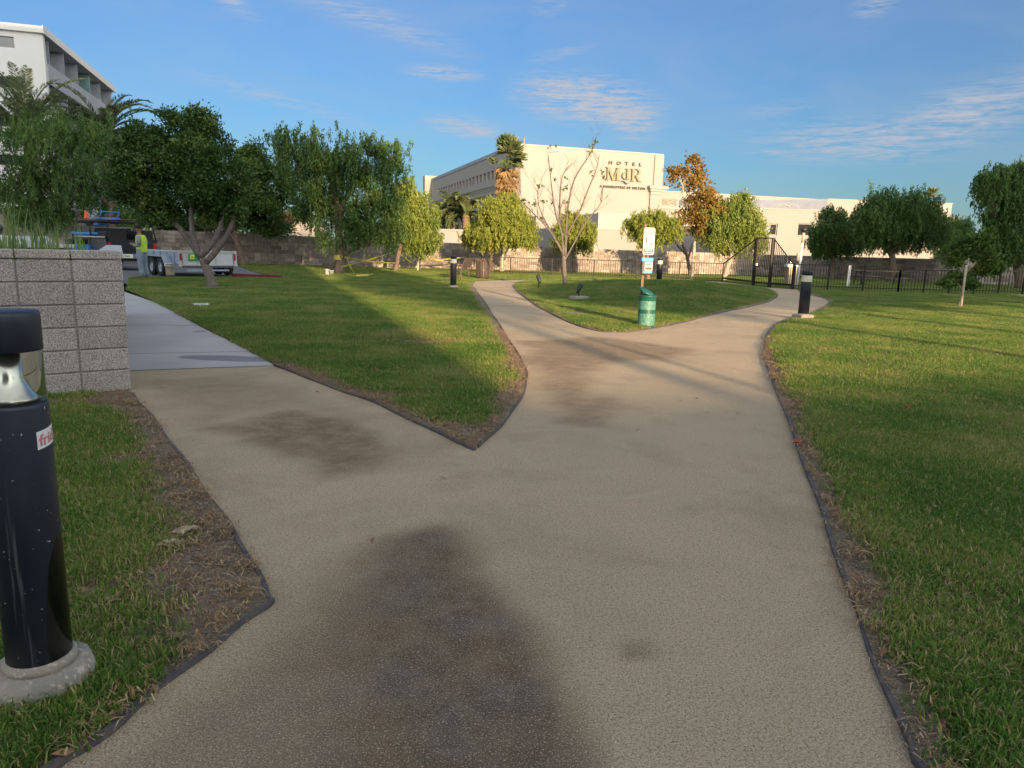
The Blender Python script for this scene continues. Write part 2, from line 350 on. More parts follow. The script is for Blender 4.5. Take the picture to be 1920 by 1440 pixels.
# ground-type materials in world coordinates
def groundmat(name, build):
    mt = bpy.data.materials.new(name); mt.use_nodes = True; ns, ln = NT(mt); b = ns['Principled BSDF']; inp(b,'Roughness',.95); inp(b,'Specular IOR Level',.15)
    g = ns.new('ShaderNodeNewGeometry'); build(ns, ln, b, g.outputs['Position']); return mt
def N_(ns, ln, src, scale, detail=5, rough=.6, dist=0):
    n = nd(ns,'ShaderNodeTexNoise',Scale=scale,Detail=detail,Roughness=rough,Distortion=dist); ln.new(src, n.inputs['Vector']); return n.outputs[0]
def MR_(ns, ln, s, lo, hi, a=0., b_=1.):
    n = ns.new('ShaderNodeMapRange'); inp(n,'From Min',lo); inp(n,'From Max',hi); inp(n,'To Min',a); inp(n,'To Max',b_); ln.new(s, n.inputs[0]); return n.outputs[0]
def MX_(ns, ln, f, a, b_, bt='MIX'):
    n = ns.new('ShaderNodeMix'); n.data_type = 'RGBA'; n.blend_type = bt
    for i, v in ((0,f),(6,a),(7,b_)):
        if hasattr(v, 'links') or hasattr(v, 'is_linked'): ln.new(v, n.inputs[i])
        elif isinstance(v,(int,float)): n.inputs[i].default_value = v
        else: n.inputs[i].default_value = (*v,1)
    return n.outputs[2]
def MA_(ns, ln, op, a, b_=None, clamp=False):
    n = ns.new('ShaderNodeMath'); n.operation = op; n.use_clamp = clamp
    for i, v in enumerate((a,b_)):
        if v is None: continue
        if isinstance(v,(int,float)): n.inputs[i].default_value = v
        else: ln.new(v, n.inputs[i])
    return n.outputs[0]
def stain(ns, ln, pos, x, y, rx, ry, rot, soft=.7, wob=.25, wsc=2.0):
    """soft edged blob on the ground round world point (x,y)"""
    nz = nd(ns,'ShaderNodeTexNoise',Scale=wsc,Detail=5,Roughness=.65); ln.new(pos, nz.inputs['Vector'])
    sb = ns.new('ShaderNodeVectorMath'); sb.operation = 'SUBTRACT'; ln.new(nz.outputs['Color'], sb.inputs[0]); sb.inputs[1].default_value = (.5,.5,.5)
    sc_ = ns.new('ShaderNodeVectorMath'); sc_.operation = 'SCALE'; ln.new(sb.outputs[0], sc_.inputs[0]); sc_.inputs['Scale'].default_value = wob*4
    ad = ns.new('ShaderNodeVectorMath'); ad.operation = 'ADD'; ln.new(pos, ad.inputs[0]); ln.new(sc_.outputs[0], ad.inputs[1])
    mu = ns.new('ShaderNodeVectorMath'); mu.operation = 'MULTIPLY'; ln.new(ad.outputs[0], mu.inputs[0]); mu.inputs[1].default_value = (1,1,0)
    mp = ns.new('ShaderNodeMapping'); mp.vector_type = 'TEXTURE'; inp(mp,'Location',(x,y,0)); inp(mp,'Rotation',(0,0,rot)); inp(mp,'Scale',(rx,ry,1)); ln.new(mu.outputs[0], mp.inputs[0])
    vl = ns.new('ShaderNodeVectorMath'); vl.operation = 'LENGTH'; ln.new(mp.outputs[0], vl.inputs[0])
    n = ns.new('ShaderNodeMapRange'); n.interpolation_type = 'SMOOTHSTEP'; inp(n,'From Min',1+soft*.5); inp(n,'From Max',1-soft*.5); ln.new(vl.outputs['Value'], n.inputs[0]); return n.outputs[0]
def b_path(ns, ln, b, pos):
    big = MR_(ns, ln, N_(ns, ln, pos, .55, 5), .35, .65); mid = MR_(ns, ln, N_(ns, ln, pos, 3.2, 6, .7), .3, .7)
    gr = N_(ns, ln, pos, 165, 2, .8); gr2 = N_(ns, ln, pos, 75, 3, .8)
    c = MX_(ns, ln, big, (.54,.425,.285), (.43,.345,.24)); c = MX_(ns, ln, MA_(ns,ln,'MULTIPLY',mid,.5), c, (.56,.44,.30)); c = MX_(ns, ln, MR_(ns, ln, N_(ns, ln, pos, .9, 6, .7, .4), .50, .68, 0, .6), c, (.33,.24,.155))
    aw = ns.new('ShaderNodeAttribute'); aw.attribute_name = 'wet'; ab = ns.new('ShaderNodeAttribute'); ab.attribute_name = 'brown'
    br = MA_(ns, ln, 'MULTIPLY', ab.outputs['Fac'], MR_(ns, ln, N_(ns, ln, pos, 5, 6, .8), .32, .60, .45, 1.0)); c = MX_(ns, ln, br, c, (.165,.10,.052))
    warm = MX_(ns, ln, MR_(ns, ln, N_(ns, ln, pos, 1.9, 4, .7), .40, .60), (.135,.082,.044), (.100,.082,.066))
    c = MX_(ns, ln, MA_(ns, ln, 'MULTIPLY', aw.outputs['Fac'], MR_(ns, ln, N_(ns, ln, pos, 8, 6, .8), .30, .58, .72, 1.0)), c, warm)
    # scattered speckle of pale and dark grains
    c = MX_(ns, ln, MR_(ns, ln, gr, .34, .48, .95, 0), c, (.11,.09,.07)); c = MX_(ns, ln, MR_(ns, ln, gr, .56, .68, 0, .75), c, (.76,.67,.52)); c = MX_(ns, ln, MR_(ns, ln, gr2, .58, .70, 0, .45), c, (.66,.57,.44)); c = MX_(ns, ln, MR_(ns, ln, gr2, .47, .36, 0, .75), c, (.20,.17,.13))
    # swirl marks left by machine brushes
    for (px, py, r_) in ((1085,850,.42),(1080,860,.78)):
        q = G(px,py); mp = ns.new('ShaderNodeVectorMath'); mp.operation = 'SUBTRACT'; ln.new(pos, mp.inputs[0]); mp.inputs[1].default_value = (q.x,q.y,q.z)
        vl = ns.new('ShaderNodeVectorMath'); vl.operation = 'LENGTH'; ln.new(mp.outputs[0], vl.inputs[0])
        ring = MA_(ns, ln, 'ABSOLUTE', MA_(ns, ln, 'SUBTRACT', vl.outputs['Value'], r_)); k = MR_(ns, ln, ring, 0, .05, .22, 0)
        k = MA_(ns, ln, 'MULTIPLY', k, MR_(ns, ln, N_(ns, ln, pos, 1.4, 2), .45, .6)); c = MX_(ns, ln, k, c, (.56,.50,.41))
    ln.new(c, b.inputs['Base Color'])
    h = MA_(ns, ln, 'ADD', gr, MA_(ns, ln, 'MULTIPLY', gr2, 1.2)); bp = nd(ns,'ShaderNodeBump',Strength=1.0,Distance=.009); ln.new(h, bp.inputs['Height'])
    bp2 = nd(ns,'ShaderNodeBump',Strength=.5,Distance=.05); ln.new(N_(ns, ln, pos, 2.5, 3), bp2.inputs['Height']); ln.new(bp.outputs[0], bp2.inputs['Normal']); ln.new(bp2.outputs[0], b.inputs['Normal'])
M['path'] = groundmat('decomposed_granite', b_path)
def b_lawn(ns, ln, b, pos):
    a = ns.new('ShaderNodeAttribute'); a.attribute_name = 'dirt'
    n1 = MR_(ns, ln, N_(ns, ln, pos, .7, 5), .35, .65); fine_ = N_(ns, ln, pos, 30, 4, .8); st = N_(ns, ln, pos, 90, 3, .8)
    g = MX_(ns, ln, n1, (.050,.115,.024), (.090,.15,.034)); g = MX_(ns, ln, MR_(ns, ln, fine_, .5, .75, 0, .7), g, (.17,.20,.06)); g = MX_(ns, ln, MR_(ns, ln, fine_, .48, .3, 0, .7), g, (.022,.05,.012))
    dd = MX_(ns, ln, MR_(ns, ln, N_(ns, ln, pos, 4, 5), .35, .65), (.42,.34,.25), (.25,.20,.145)); dd = MX_(ns, ln, MR_(ns, ln, N_(ns, ln, pos, 14, 5, .8), .45, .62, 0, .6), dd, (.17,.115,.07)); dd = MX_(ns, ln, MR_(ns, ln, st, .54, .66, 0, .9), dd, (.56,.48,.37)); dd = MX_(ns, ln, MR_(ns, ln, st, .47, .34, 0, .9), dd, (.07,.05,.03))
    c = MX_(ns, ln, MR_(ns, ln, MA_(ns, ln, 'ADD', a.outputs['Fac'], MA_(ns, ln, 'MULTIPLY', MA_(ns, ln, 'SUBTRACT', fine_, .5), .6)), .35, .6), g, dd); ln.new(c, b.inputs['Base Color'])
    bp = nd(ns,'ShaderNodeBump',Strength=1,Distance=.05); ln.new(MA_(ns, ln, 'ADD', fine_, st), bp.inputs['Height']); ln.new(bp.outputs[0], b.inputs['Normal'])
M['lawn'] = groundmat('lawn_turf', b_lawn)
def b_far(ns, ln, b, pos):
    c = MX_(ns, ln, MR_(ns, ln, N_(ns, ln, pos, .08, 6), .4, .6), (.13,.12,.09), (.08,.10,.045)); ln.new(c, b.inputs['Base Color'])
M['far'] = groundmat('far_ground', b_far)
def b_asph(ns, ln, b, pos):
    c = MX_(ns, ln, MR_(ns, ln, N_(ns, ln, pos, .8, 6), .4, .6), (.13,.135,.15), (.17,.175,.19)); c = MX_(ns, ln, MR_(ns, ln, N_(ns, ln, pos, 60, 3), .5, .7, 0, .5), c, (.25,.25,.27)); ln.new(c, b.inputs['Base Color'])
M['asphalt'] = groundmat('asphalt', b_asph)
def b_slab(ns, ln, b, pos):
    c = MX_(ns, ln, MR_(ns, ln, N_(ns, ln, pos, 1.1, 6), .35, .65), (.40,.40,.41), (.33,.335,.35)); c = MX_(ns, ln, MR_(ns, ln, N_(ns, ln, pos, 110, 3), .5, .7, 0, .4), c, (.5,.49,.47))
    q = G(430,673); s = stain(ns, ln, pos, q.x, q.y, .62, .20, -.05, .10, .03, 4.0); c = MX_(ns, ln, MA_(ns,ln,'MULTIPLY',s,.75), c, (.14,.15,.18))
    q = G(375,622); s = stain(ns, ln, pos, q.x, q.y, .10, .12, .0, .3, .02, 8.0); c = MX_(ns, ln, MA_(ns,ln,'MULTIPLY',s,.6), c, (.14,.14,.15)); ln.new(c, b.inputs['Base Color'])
    bp = nd(ns,'ShaderNodeBump',Strength=.3,Distance=.01); ln.new(N_(ns, ln, pos, 70, 4), bp.inputs['Height']); ln.new(bp.outputs[0], b.inputs['Normal'])
M['slab'] = groundmat('broom_concrete', b_slab)
M['soil'] = mat('planter_soil', (.16,.12,.08), (.07,.055,.04), rough=1, scale=30, bump=1, bscale=30)
# bollard paint with drips and speckle
def b_boll(ns, ln, b, pos):
    tcn = ns.new('ShaderNodeTexCoord'); o = tcn.outputs['Object']; c = MX_(ns, ln, MR_(ns, ln, N_(ns, ln, o, 3, 4), .4, .6), (.012,.017,.032), (.018,.025,.045))
    sp = N_(ns, ln, o, 75, 2, .5); c = MX_(ns, ln, MR_(ns, ln, sp, .725, .75), c, (.5,.5,.52))
    sx = ns.new('ShaderNodeSeparateXYZ'); ln.new(o, sx.inputs[0])
    low = MR_(ns, ln, sx.outputs[2], .75, .35); mp = ns.new('ShaderNodeMapping'); inp(mp,'Scale',(34,34,1.6)); ln.new(o, mp.inputs[0])
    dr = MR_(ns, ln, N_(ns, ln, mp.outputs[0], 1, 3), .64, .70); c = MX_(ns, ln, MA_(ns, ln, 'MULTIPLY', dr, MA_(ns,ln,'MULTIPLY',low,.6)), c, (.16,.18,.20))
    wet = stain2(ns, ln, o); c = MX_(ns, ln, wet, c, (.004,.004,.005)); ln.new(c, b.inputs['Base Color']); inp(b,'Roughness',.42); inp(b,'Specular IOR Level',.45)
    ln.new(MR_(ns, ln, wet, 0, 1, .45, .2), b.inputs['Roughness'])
    bp = nd(ns,'ShaderNodeBump',Strength=.15,Distance=.004); ln.new(N_(ns, ln, o, 60, 3), bp.inputs['Height']); ln.new(bp.outputs[0], b.inputs['Normal'])
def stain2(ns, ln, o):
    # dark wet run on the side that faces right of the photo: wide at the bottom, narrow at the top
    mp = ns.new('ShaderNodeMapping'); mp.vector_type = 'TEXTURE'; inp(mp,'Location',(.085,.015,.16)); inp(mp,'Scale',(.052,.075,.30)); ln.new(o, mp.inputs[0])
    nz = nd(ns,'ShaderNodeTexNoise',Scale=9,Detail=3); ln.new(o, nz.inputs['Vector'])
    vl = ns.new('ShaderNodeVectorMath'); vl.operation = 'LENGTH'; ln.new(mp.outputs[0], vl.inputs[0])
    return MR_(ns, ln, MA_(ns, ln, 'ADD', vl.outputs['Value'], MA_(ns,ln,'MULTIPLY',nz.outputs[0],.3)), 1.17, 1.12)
M['bollard'] = groundmat('bollard_paint', b_boll)

# ---------------------------------------------------------------- ground
def catmull(pts, n=6, closed=False):
    P = [Vector(p) for p in pts]; o = []
    for i in range(len(P)-1):
        p0 = P[max(i-1,0)]; p1 = P[i]; p2 = P[i+1]; p3 = P[min(i+2,len(P)-1)]
        for k in range(n):
            t = k/n; o.append(.5*((2*p1)+(-p0+p2)*t+(2*p0-5*p1+4*p2-p3)*t*t+(-p0+3*p1-3*p2+p3)*t**3))
    o.append(P[-1]); return o
def px(l): return [G(x,y) for x,y in l]
e_left1 = catmull(px([(890,845),(800,803),(700,755),(620,727),(560,703),(515,686)]), 6)                     # tip -> slab corner
e_left2 = catmull(px([(890,845),(938,800),(974,752),(988,712),(980,680),(955,640),(930,600),(908,566),(892,544),(885,534)]), 6)
e_isl = catmull(px([(961,536),(975,551),(1005,573),(1040,592),(1075,608),(1120,621),(1160,624),(1195,621),(1250,612),(1290,603),(1330,592),(1370,583),(1420,572),(1452,561),(1457,551),(1440,541)]), 6)
e_right = catmull(px([(1500,548),(1530,555),(1552,563),(1550,571),(1527,585),(1497,592),(1470,601),(1448,613),(1436,632),(1431,660),(1440,693),(1463,750),(1500,850),(1540,960),(1588,1100),(1640,1240),(1715,1432)]), 5)
er_end = e_right[-1]; er_dir = (e_right[-1]-e_right[-4]).normalized()
e_right += [er_end+er_dir*1.0+V(.25,0,0), er_end+er_dir*3+V(1.2,0,0), er_end+er_dir*8+V(4,0,0)]
corner = G(245,732)
e_fl = catmull(px([(247,738),(262,757),(292,792),(340,860),(398,940),(445,1012),(490,1092),(511,1131)]), 5)
e_fl2 = catmull(px([(511,1131),(470,1160),(400,1215),(300,1292),(200,1378),(110,1440)]), 4)
d2 = (e_fl2[-1]-e_fl2[-3]).normalized(); e_fl2 += [e_fl2[-1]+d2*1.5, e_fl2[-1]+d2*6]
kerb_line = px([(150,522),(235,521.5),(330,521),(440,521),(528,523)])
fence_a = G(880,513); fence_gl = G(1354,528); gate_l = G(1412,535.5); gate_r = G(1442,539); gate_e = G(1486,542.5); fence_r = G(1683,549); fence_e = G(1916,553.5)
fence_far = fence_e+(fence_e-fence_r).normalized()*18
wallpts = [G(150,489), G(452,495), G(740,503), G(1175,512), G(1474,516.5), G(1748,530), G(1916,536)]
wallpts.append(wallpts[-1]+(wallpts[-1]-wallpts[-2]).normalized()*22)
wallh = [1.85,1.80,1.62,1.44,1.40,1.43,1.46,1.46]
def hz(X, Y):
    return .42*np.exp(-((X-5.4)/4.6)**2-((Y-23.5)/5.2)**2)
def segdist(X, Y, pts):
    d = np.full(np.shape(X), 1e9)
    for a, b in zip(pts, pts[1:]):
        ax, ay, bx, by = a.x, a.y, b.x, b.y; L = (bx-ax)**2+(by-ay)**2+1e-12
        t = np.clip(((X-ax)*(bx-ax)+(Y-ay)*(by-ay))/L, 0, 1); d = np.minimum(d, np.hypot(X-ax-t*(bx-ax), Y-ay-t*(by-ay)))
    return d
def inside(X, Y, poly):
    r = np.zeros(np.shape(X), bool); n = len(poly)
    for i in range(n):
        a, b = poly[i], poly[(i+1)%n]
        c = ((a.y > Y) != (b.y > Y)) & (X < (b.x-a.x)*(Y-a.y)/(b.y-a.y+1e-12)+a.x); r ^= c
    return r
edges_dirt = [e_left1, e_left2, e_isl, e_right, e_fl, e_fl2]
wid = [.16,.22,.10,.16,.30,.07]
patches = [(G(800,645),.9,.35),(G(740,745),.35,.2),(G(690,702),.3,.12),(G(870,815),.7,.35),(G(340,1120),.35,.28),(G(400,1060),.28,.3),(G(230,868),.18,.12),(G(330,1010),.16,.12),(G(398,540),.9,.5),(G(250,1200),.12,.1),(G(190,760),.7,.22),(G(950,690),.3,.25),(G(960,750),.25,.4),(G(1560,960),.12,.2),(G(430,1130),.3,.25),(G(180,1115),.14,.1),
           (G(637,513),1.0,.6),(G(744,508),.8,.5),(G(1080,590),.5,.6)]
def dirt(X, Y):
    d = np.zeros(np.shape(X)); nz = fbm(X*1.7+3, Y*1.7, 5, 5); nf = fbm(X*7, Y*7, 4, 9)
    for e, w_ in zip(edges_dirt, wid):
        k = segdist(X, Y, e); ww = w_*(.25+1.7*nz); d = np.maximum(d, np.clip(1.35-k/ww, 0, 1))
    for p, rx, ry in patches:
        k = np.sqrt(((X-p.x)/rx)**2+((Y-p.y)/ry)**2)+(nf-.5)*1.3+(nz-.5)*.8; d = np.maximum(d, np.clip(1.3-k, 0, 1)*.9)
    d = np.maximum(d, np.clip((fbm(X*1.1+9, Y*1.1+4, 5, 21)-.64)*6, 0, .42))
    return d
def lawn(name, poly, z0, mound=False, fine=True):
    xs = [p.x for p in poly]; ys = [p.y for p in poly]
    pts = []
    for (y0,y1,sp) in ((-8,9,.075),(9,16,.2),(16,40,.6),(40,90,2.0)):
        a = max(y0,min(ys)); b = min(y1,max(ys))
        if a >= b: continue
        lo, hi = max(min(xs),-26), min(max(xs),34)
        if sp < .1: lo, hi = max(lo, -5), min(hi, 7); a = max(a, 1.3)
        if a >= b: continue
        gx = np.arange(lo, hi, sp); gy = np.arange(a, b, sp); X, Yv = np.meshgrid(gx, gy); X = (X+rng.uniform(-.3,.3,X.shape)*sp).ravel(); Yv = (Yv+rng.uniform(-.3,.3,Yv.shape)*sp).ravel()
        k = inside(X, Yv, poly) & (segdist(X, Yv, list(poly)+[poly[0]]) > sp*.35)
        if sp < .1: k &= (np.abs(X) < .85*Yv+.4)
        pts.append(np.stack([X[k],Yv[k]],1))
    pts = np.concatenate(pts) if pts else np.zeros((0,2))
    bv = [Vector((p.x,p.y)) for p in poly]; n = len(bv)
    vs_, es, fs, *_ = delaunay_2d_cdt(bv+[Vector((float(a),float(b))) for a,b in pts], [(i,(i+1)%n) for i in range(n)], [], 1, 1e-4)
    X = np.array([v.x for v in vs_]); Yv = np.array([v.y for v in vs_]); bd = segdist(X, Yv, list(poly)+[poly[0]])
    Z = z0+np.clip(bd/.3,0,1)*.02*fbm(X*2,Yv*2,3,2)
    if mound: Z = Z+hz(X,Yv)*np.clip(bd/2.5,0,1)
    PV = list(zip(X.tolist(),Yv.tolist(),Z.tolist())); n0 = len(PV); PV += [(p.x,p.y,z0) for p in poly]+[(p.x,p.y,-.025) for p in poly]; n = len(poly); fs = [list(f) for f in fs]+[[n0+i,n0+(i+1)%n,n0+n+(i+1)%n,n0+n+i] for i in range(n)]
    me = bpy.data.meshes.new(name); me.from_pydata(PV, [], fs); X = np.concatenate([X,[p.x for p in poly]*2]); Yv = np.concatenate([Yv,[p.y for p in poly]*2])
    a = me.attributes.new('dirt','FLOAT','POINT'); a.data.foreach_set('value', dirt(X,Yv).astype(np.float32))
    me.polygons.foreach_set('use_smooth', [True]*len(me.polygons)); me.materials.append(M['lawn'])
    o = bpy.data.objects.new(name, me); col.objects.link(o); tag(o, kind='structure'); return o
gp = MB(); gp.poly([(-900,-300,-.03),(900,-300,-.03),(900,1800,-.03),(-900,1800,-.03)]); tag(gp.build('ground', M['far']), kind='structure')
gp = MB(); gp.poly([(-60,-30,-.008),(60,-30,-.008),(60,75,-.008),(-60,75,-.008)]); tag(gp.build('parking_asphalt', M['asphalt']), kind='structure')
# path of decomposed granite: one sheet, lawns and slab lie on it
def sstep(a, b, x): t = np.clip((x-a)/(b-a),0,1); return t*t*(3-2*t)
def pathmesh():
    x0,x1,y0,y1,sp = -4.2,5.4,1.26,13.5,.06
    gx = np.linspace(x0,x1,int((x1-x0)/sp)); gy = np.linspace(y0,y1,int((y1-y0)/sp)); X, Yv = np.meshgrid(gx,gy); nx, ny = len(gx), len(gy)
    def blobpoly(pts, soft, nz):
        P = [G(x,min(y,1560)) for x,y in pts]; n1 = fbm(X*2.1+3,Yv*2.1,5,31)-.5; n2 = fbm(X*8,Yv*8,4,41)-.5; k = np.where(inside(X,Yv,P),1,-1)*segdist(X,Yv,P+[P[0]])+n1*nz+n2*nz*.35; return sstep(-soft,soft,k)
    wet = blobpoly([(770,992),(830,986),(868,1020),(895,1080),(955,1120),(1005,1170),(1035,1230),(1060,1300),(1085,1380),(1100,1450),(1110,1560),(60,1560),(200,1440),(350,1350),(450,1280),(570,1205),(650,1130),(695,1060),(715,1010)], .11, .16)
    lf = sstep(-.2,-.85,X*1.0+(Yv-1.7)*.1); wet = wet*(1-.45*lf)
    b1 = blobpoly([(400,805),(470,785),(545,770),(650,790),(740,818),(745,850),(690,882),(620,892),(560,858),(480,835)], .16, .35)*.95
    b2 = blobpoly([(980,640),(1120,632),(1310,655),(1250,672),(1130,684),(1085,706),(1125,760),(1130,800),(1060,792),(1020,735),(1005,685)], .22, .5)*.75
    b3 = blobpoly([(290,715),(480,705),(640,770),(800,840),(700,800),(560,760),(380,790)], .25, .5)*.45; b4 = blobpoly([(640,1040),(720,1010),(760,1100),(560,1230),(430,1330),(360,1330),(520,1180)], .15, .2)*.6
    b5 = blobpoly([(1155,1215),(1200,1205),(1225,1225),(1180,1235)], .03, .05)*.7
    brown = np.maximum.reduce([b1,b2,b3,b4,b5]); e = sstep(0,.3,np.minimum.reduce([X-x0,x1-X,y1-Yv])); brown = brown*e
    V_ = np.stack([X.ravel(),Yv.ravel(),0*X.ravel()],1).tolist(); F_ = [(r*nx+c,r*nx+c+1,(r+1)*nx+c+1,(r+1)*nx+c) for r in range(ny-1) for c in range(nx-1)]
    n0 = len(V_); V_ += [(-7,-12,0),(14,-12,0),(16,y0,0),(-7,y0,0),(16,y1,0),(-8,y1,0),(16,30,0),(14,38,0),(-2.6,38,0),(-9,18,0)]
    tl, tr_, bl_, br_ = (ny-1)*nx, ny*nx-1, 0, nx-1
    F_ += [(n0,n0+1,n0+2,br_,bl_,n0+3),(n0+3,bl_,tl,n0+5),(br_,n0+2,n0+4,tr_),(n0+5,tl,tr_,n0+4,n0+6,n0+7,n0+8,n0+9)]
    me = bpy.data.meshes.new('gravel_path'); me.from_pydata(V_,[],F_)
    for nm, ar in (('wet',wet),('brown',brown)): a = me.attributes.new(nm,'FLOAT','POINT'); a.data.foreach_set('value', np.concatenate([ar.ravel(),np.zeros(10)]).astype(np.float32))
    me.materials.append(M['path']); o = bpy.data.objects.new('gravel_path', me); col.objects.link(o); tag(o, kind='structure')
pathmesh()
# concrete footpath
slabL = [corner+V(-.52,.98,0), G(232,548)+V(-.2,0,0)]
sl_r = catmull(px([(515,686),(445,647),(379,615),(330,588),(298,571),(262,555),(238,545)]), 4)
cpd = (sl_r[-1]-sl_r[-4]).normalized(); sl_r += [sl_r[-1]+cpd*3, G(150,522)+V(0,.3,0)]
wdir = (Vector((-10.1,18.4,0))-corner).normalized()
sl_l = [corner+wdir*t for t in (1.11,3,6,9,12,15,18)]
poly = sl_r+sl_l[::-1]
gp = MB(); gp.poly([(p.x,p.y,.006) for p in poly]); o = tag(gp.build('footpath', M['slab']), kind='structure')
# joints cut in the footpath and the edge against the gravel
for k,(a,b) in enumerate(((G(245,664),G(476,660)),(G(243,610),G(378,611)))):
    gp = MB(); u = (b-a); L = u.length; gp.ob((a.x,a.y,0), (u.x,u.y), 0, L, -.006, .006, .006, .0095); j = gp.build('expansion_joint', M['grout'], o, local=True)
lawnA = e_left1[::-1]+e_left2[1:]+px([(892,527),(923,526),(1035,523.5)])+[fence_gl+V(-1.6,-.6,0), fence_gl+V(-.2,0.05,0)]+[gate_l+V(0,.1,0), gate_r+V(0,.1,0), gate_e+V(0,.1,0), fence_r, fence_e, fence_far]+[p+V(0,.2,0) for p in wallpts[:0:-1]]+[wallpts[1]+V(-.2,-.6,0)]+px([(470,508),(528,522.5)])+px([(440,521),(330,521),(243,521.5)])+sl_r[-2:5:-1][:0]
lawnA += [p+V(.02,0,0) for p in sl_r[::-1][2:-1]]
lawn('lawn_left', lawnA, .014)
isl = e_isl+[gate_l+V(-.4,-1.1,0), fence_gl+V(-1.2,-1.9,0), G(1045,525)+V(.6,-.3,0), G(1000,526), G(970,530)]
lawn('lawn_island', isl, .016, True)
lawnR = e_right+[V(30,-8,0), V(30,fence_far.y,0) if False else fence_far+V(0,-.05,0), fence_e+V(0,-.05,0), fence_r+V(0,-.05,0), gate_e+V(.15,-.12,0)]
lawn('lawn_right', lawnR, .014)
wn = Vector((-.5,-.38,0)).normalized()
lawnF = e_fl+e_fl2[1:]+[V(-9,-8,0), V(-9,3,0)]+[corner+wn*3.2]
lawnF = lawnF+[corner+V(0,-.05,0)]
lawn('lawn_front', lawnF, .014)
def edging(name, pts, label, side=1, h=.020, z0=-.01):
    b = MB(); n = len(pts); L = []
    for i,p in enumerate(pts):
        d = (pts[min(i+1,n-1)]-pts[max(i-1,0)]).normalized(); q = V(-d.y,d.x,0); hh = h*(.35+.95*float(vnoise(np.array(p.x*2.3), np.array(p.y*2.3), 6))); wv = .006*sin(i*.9)
        L.append([(p+q*(.009+wv)), (p-q*(.009-wv)), hh])
    for (a,bb,hh) in L: b.v += [(a.x,a.y,z0),(a.x,a.y,hh),(bb.x,bb.y,hh),(bb.x,bb.y,z0)]
    for i in range(n-1):
        k = i*4
        for j in range(3): b.face([k+j,k+j+1,k+4+j+1,k+4+j])
    b.face([0,1,2,3]); b.face([4*n-4,4*n-3,4*n-2,4*n-1]); o = b.build(name, M['steel']); tag(o, label, 'path edging', 'steel edging strips along the gravel path'); return o
edging('path_edging', e_left1, 'dark edging strip along the left lawn, from the concrete slab to the pointed tip')
edging('path_edging', e_left2[1:], 'curved dark edging strip between the left lawn and the path to the bench')
edging('path_edging', e_isl, 'edging strip curving round the grassy island where the green bin stands', h=.022)
edging('path_edging', e_right, 'long dark edging strip beside the right lawn, passing the right bollard')
edging('path_edging', e_fl, 'dark edging strip from the block planter corner to the crumpled paper')
edging('path_edging', e_fl2, 'short straight edging strip running to the bottom left beside the big near bollard')
# red kerb
kb = MB(); a = G(440,519.5); b_ = G(524,523)
pts = [a+V(-.2,.2,0), a, (a+b_)/2+V(0,.02,0), b_]
for p,q in zip(pts,pts[1:]):
    u = q-p; kb.ob((p.x,p.y,0),(u.x,u.y),0,u.length+.01,0,.16,-.05,.13)
tag(kb.build('kerb', M['red_curb']), 'dark red painted kerb between the trailer and the left lawn', 'kerb')
# ---------------------------------------------------------------- grass, pebbles, litter (uncountable)
def rot_obj_mesh(name, verts, faces, mt, attr=None):
    me = bpy.data.meshes.new(name); me.from_pydata(verts, [], faces); me.materials.append(mt)
    if attr is not None: a = me.attributes.new('var','FLOAT','POINT'); a.data.foreach_set('value', attr)
    return bpy.data.objects.new(name, me)
def grassmat():
    mt = bpy.data.materials.new('grass_blade'); mt.use_nodes = True; ns, ln = NT(mt); b = ns['Principled BSDF']; inp(b,'Roughness',.6); inp(b,'Specular IOR Level',.25)
    a = ns.new('ShaderNodeAttribute'); a.attribute_name = 'var'; oi = ns.new('ShaderNodeObjectInfo')
    g = ns.new('ShaderNodeNewGeometry'); big = MR_(ns, ln, N_(ns, ln, g.outputs['Position'], .9, 5), .38, .64)
    cr = ns.new('ShaderNodeValToRGB'); e = cr.color_ramp.elements; e[0].color = (.045,.110,.020,1); e[1].color = (.42,.35,.17,1); e[1].position = 1
    for p,c in ((.42,(.085,.190,.030)),(.68,(.19,.265,.048)),(.84,(.34,.32,.11))): q = e.new(p); q.color = (*c,1)
    s = MA_(ns, ln, 'ADD', MA_(ns, ln, 'MULTIPLY', a.outputs['Fac'], .72), MA_(ns, ln, 'ADD', MA_(ns, ln, 'MULTIPLY', oi.outputs['Random'], .18), MA_(ns, ln, 'MULTIPLY', big, .36)), True)
    ln.new(s, cr.inputs[0]); ln.new(cr.outputs[0], b.inputs['Base Color'])
    tr = ns.new('ShaderNodeBsdfTranslucent'); ln.new(cr.outputs[0], tr.inputs[0]); ms = ns.new('ShaderNodeMixShader'); inp(ms,0,.42); ln.new(b.outputs[0], ms.inputs[1]); ln.new(tr.outputs[0], ms.inputs[2]); ln.new(ms.outputs[0], ns['Material Output'].inputs[0]); return mt
M['grass'] = grassmat()
tufts = bpy.data.collections.new('grass_tufts')
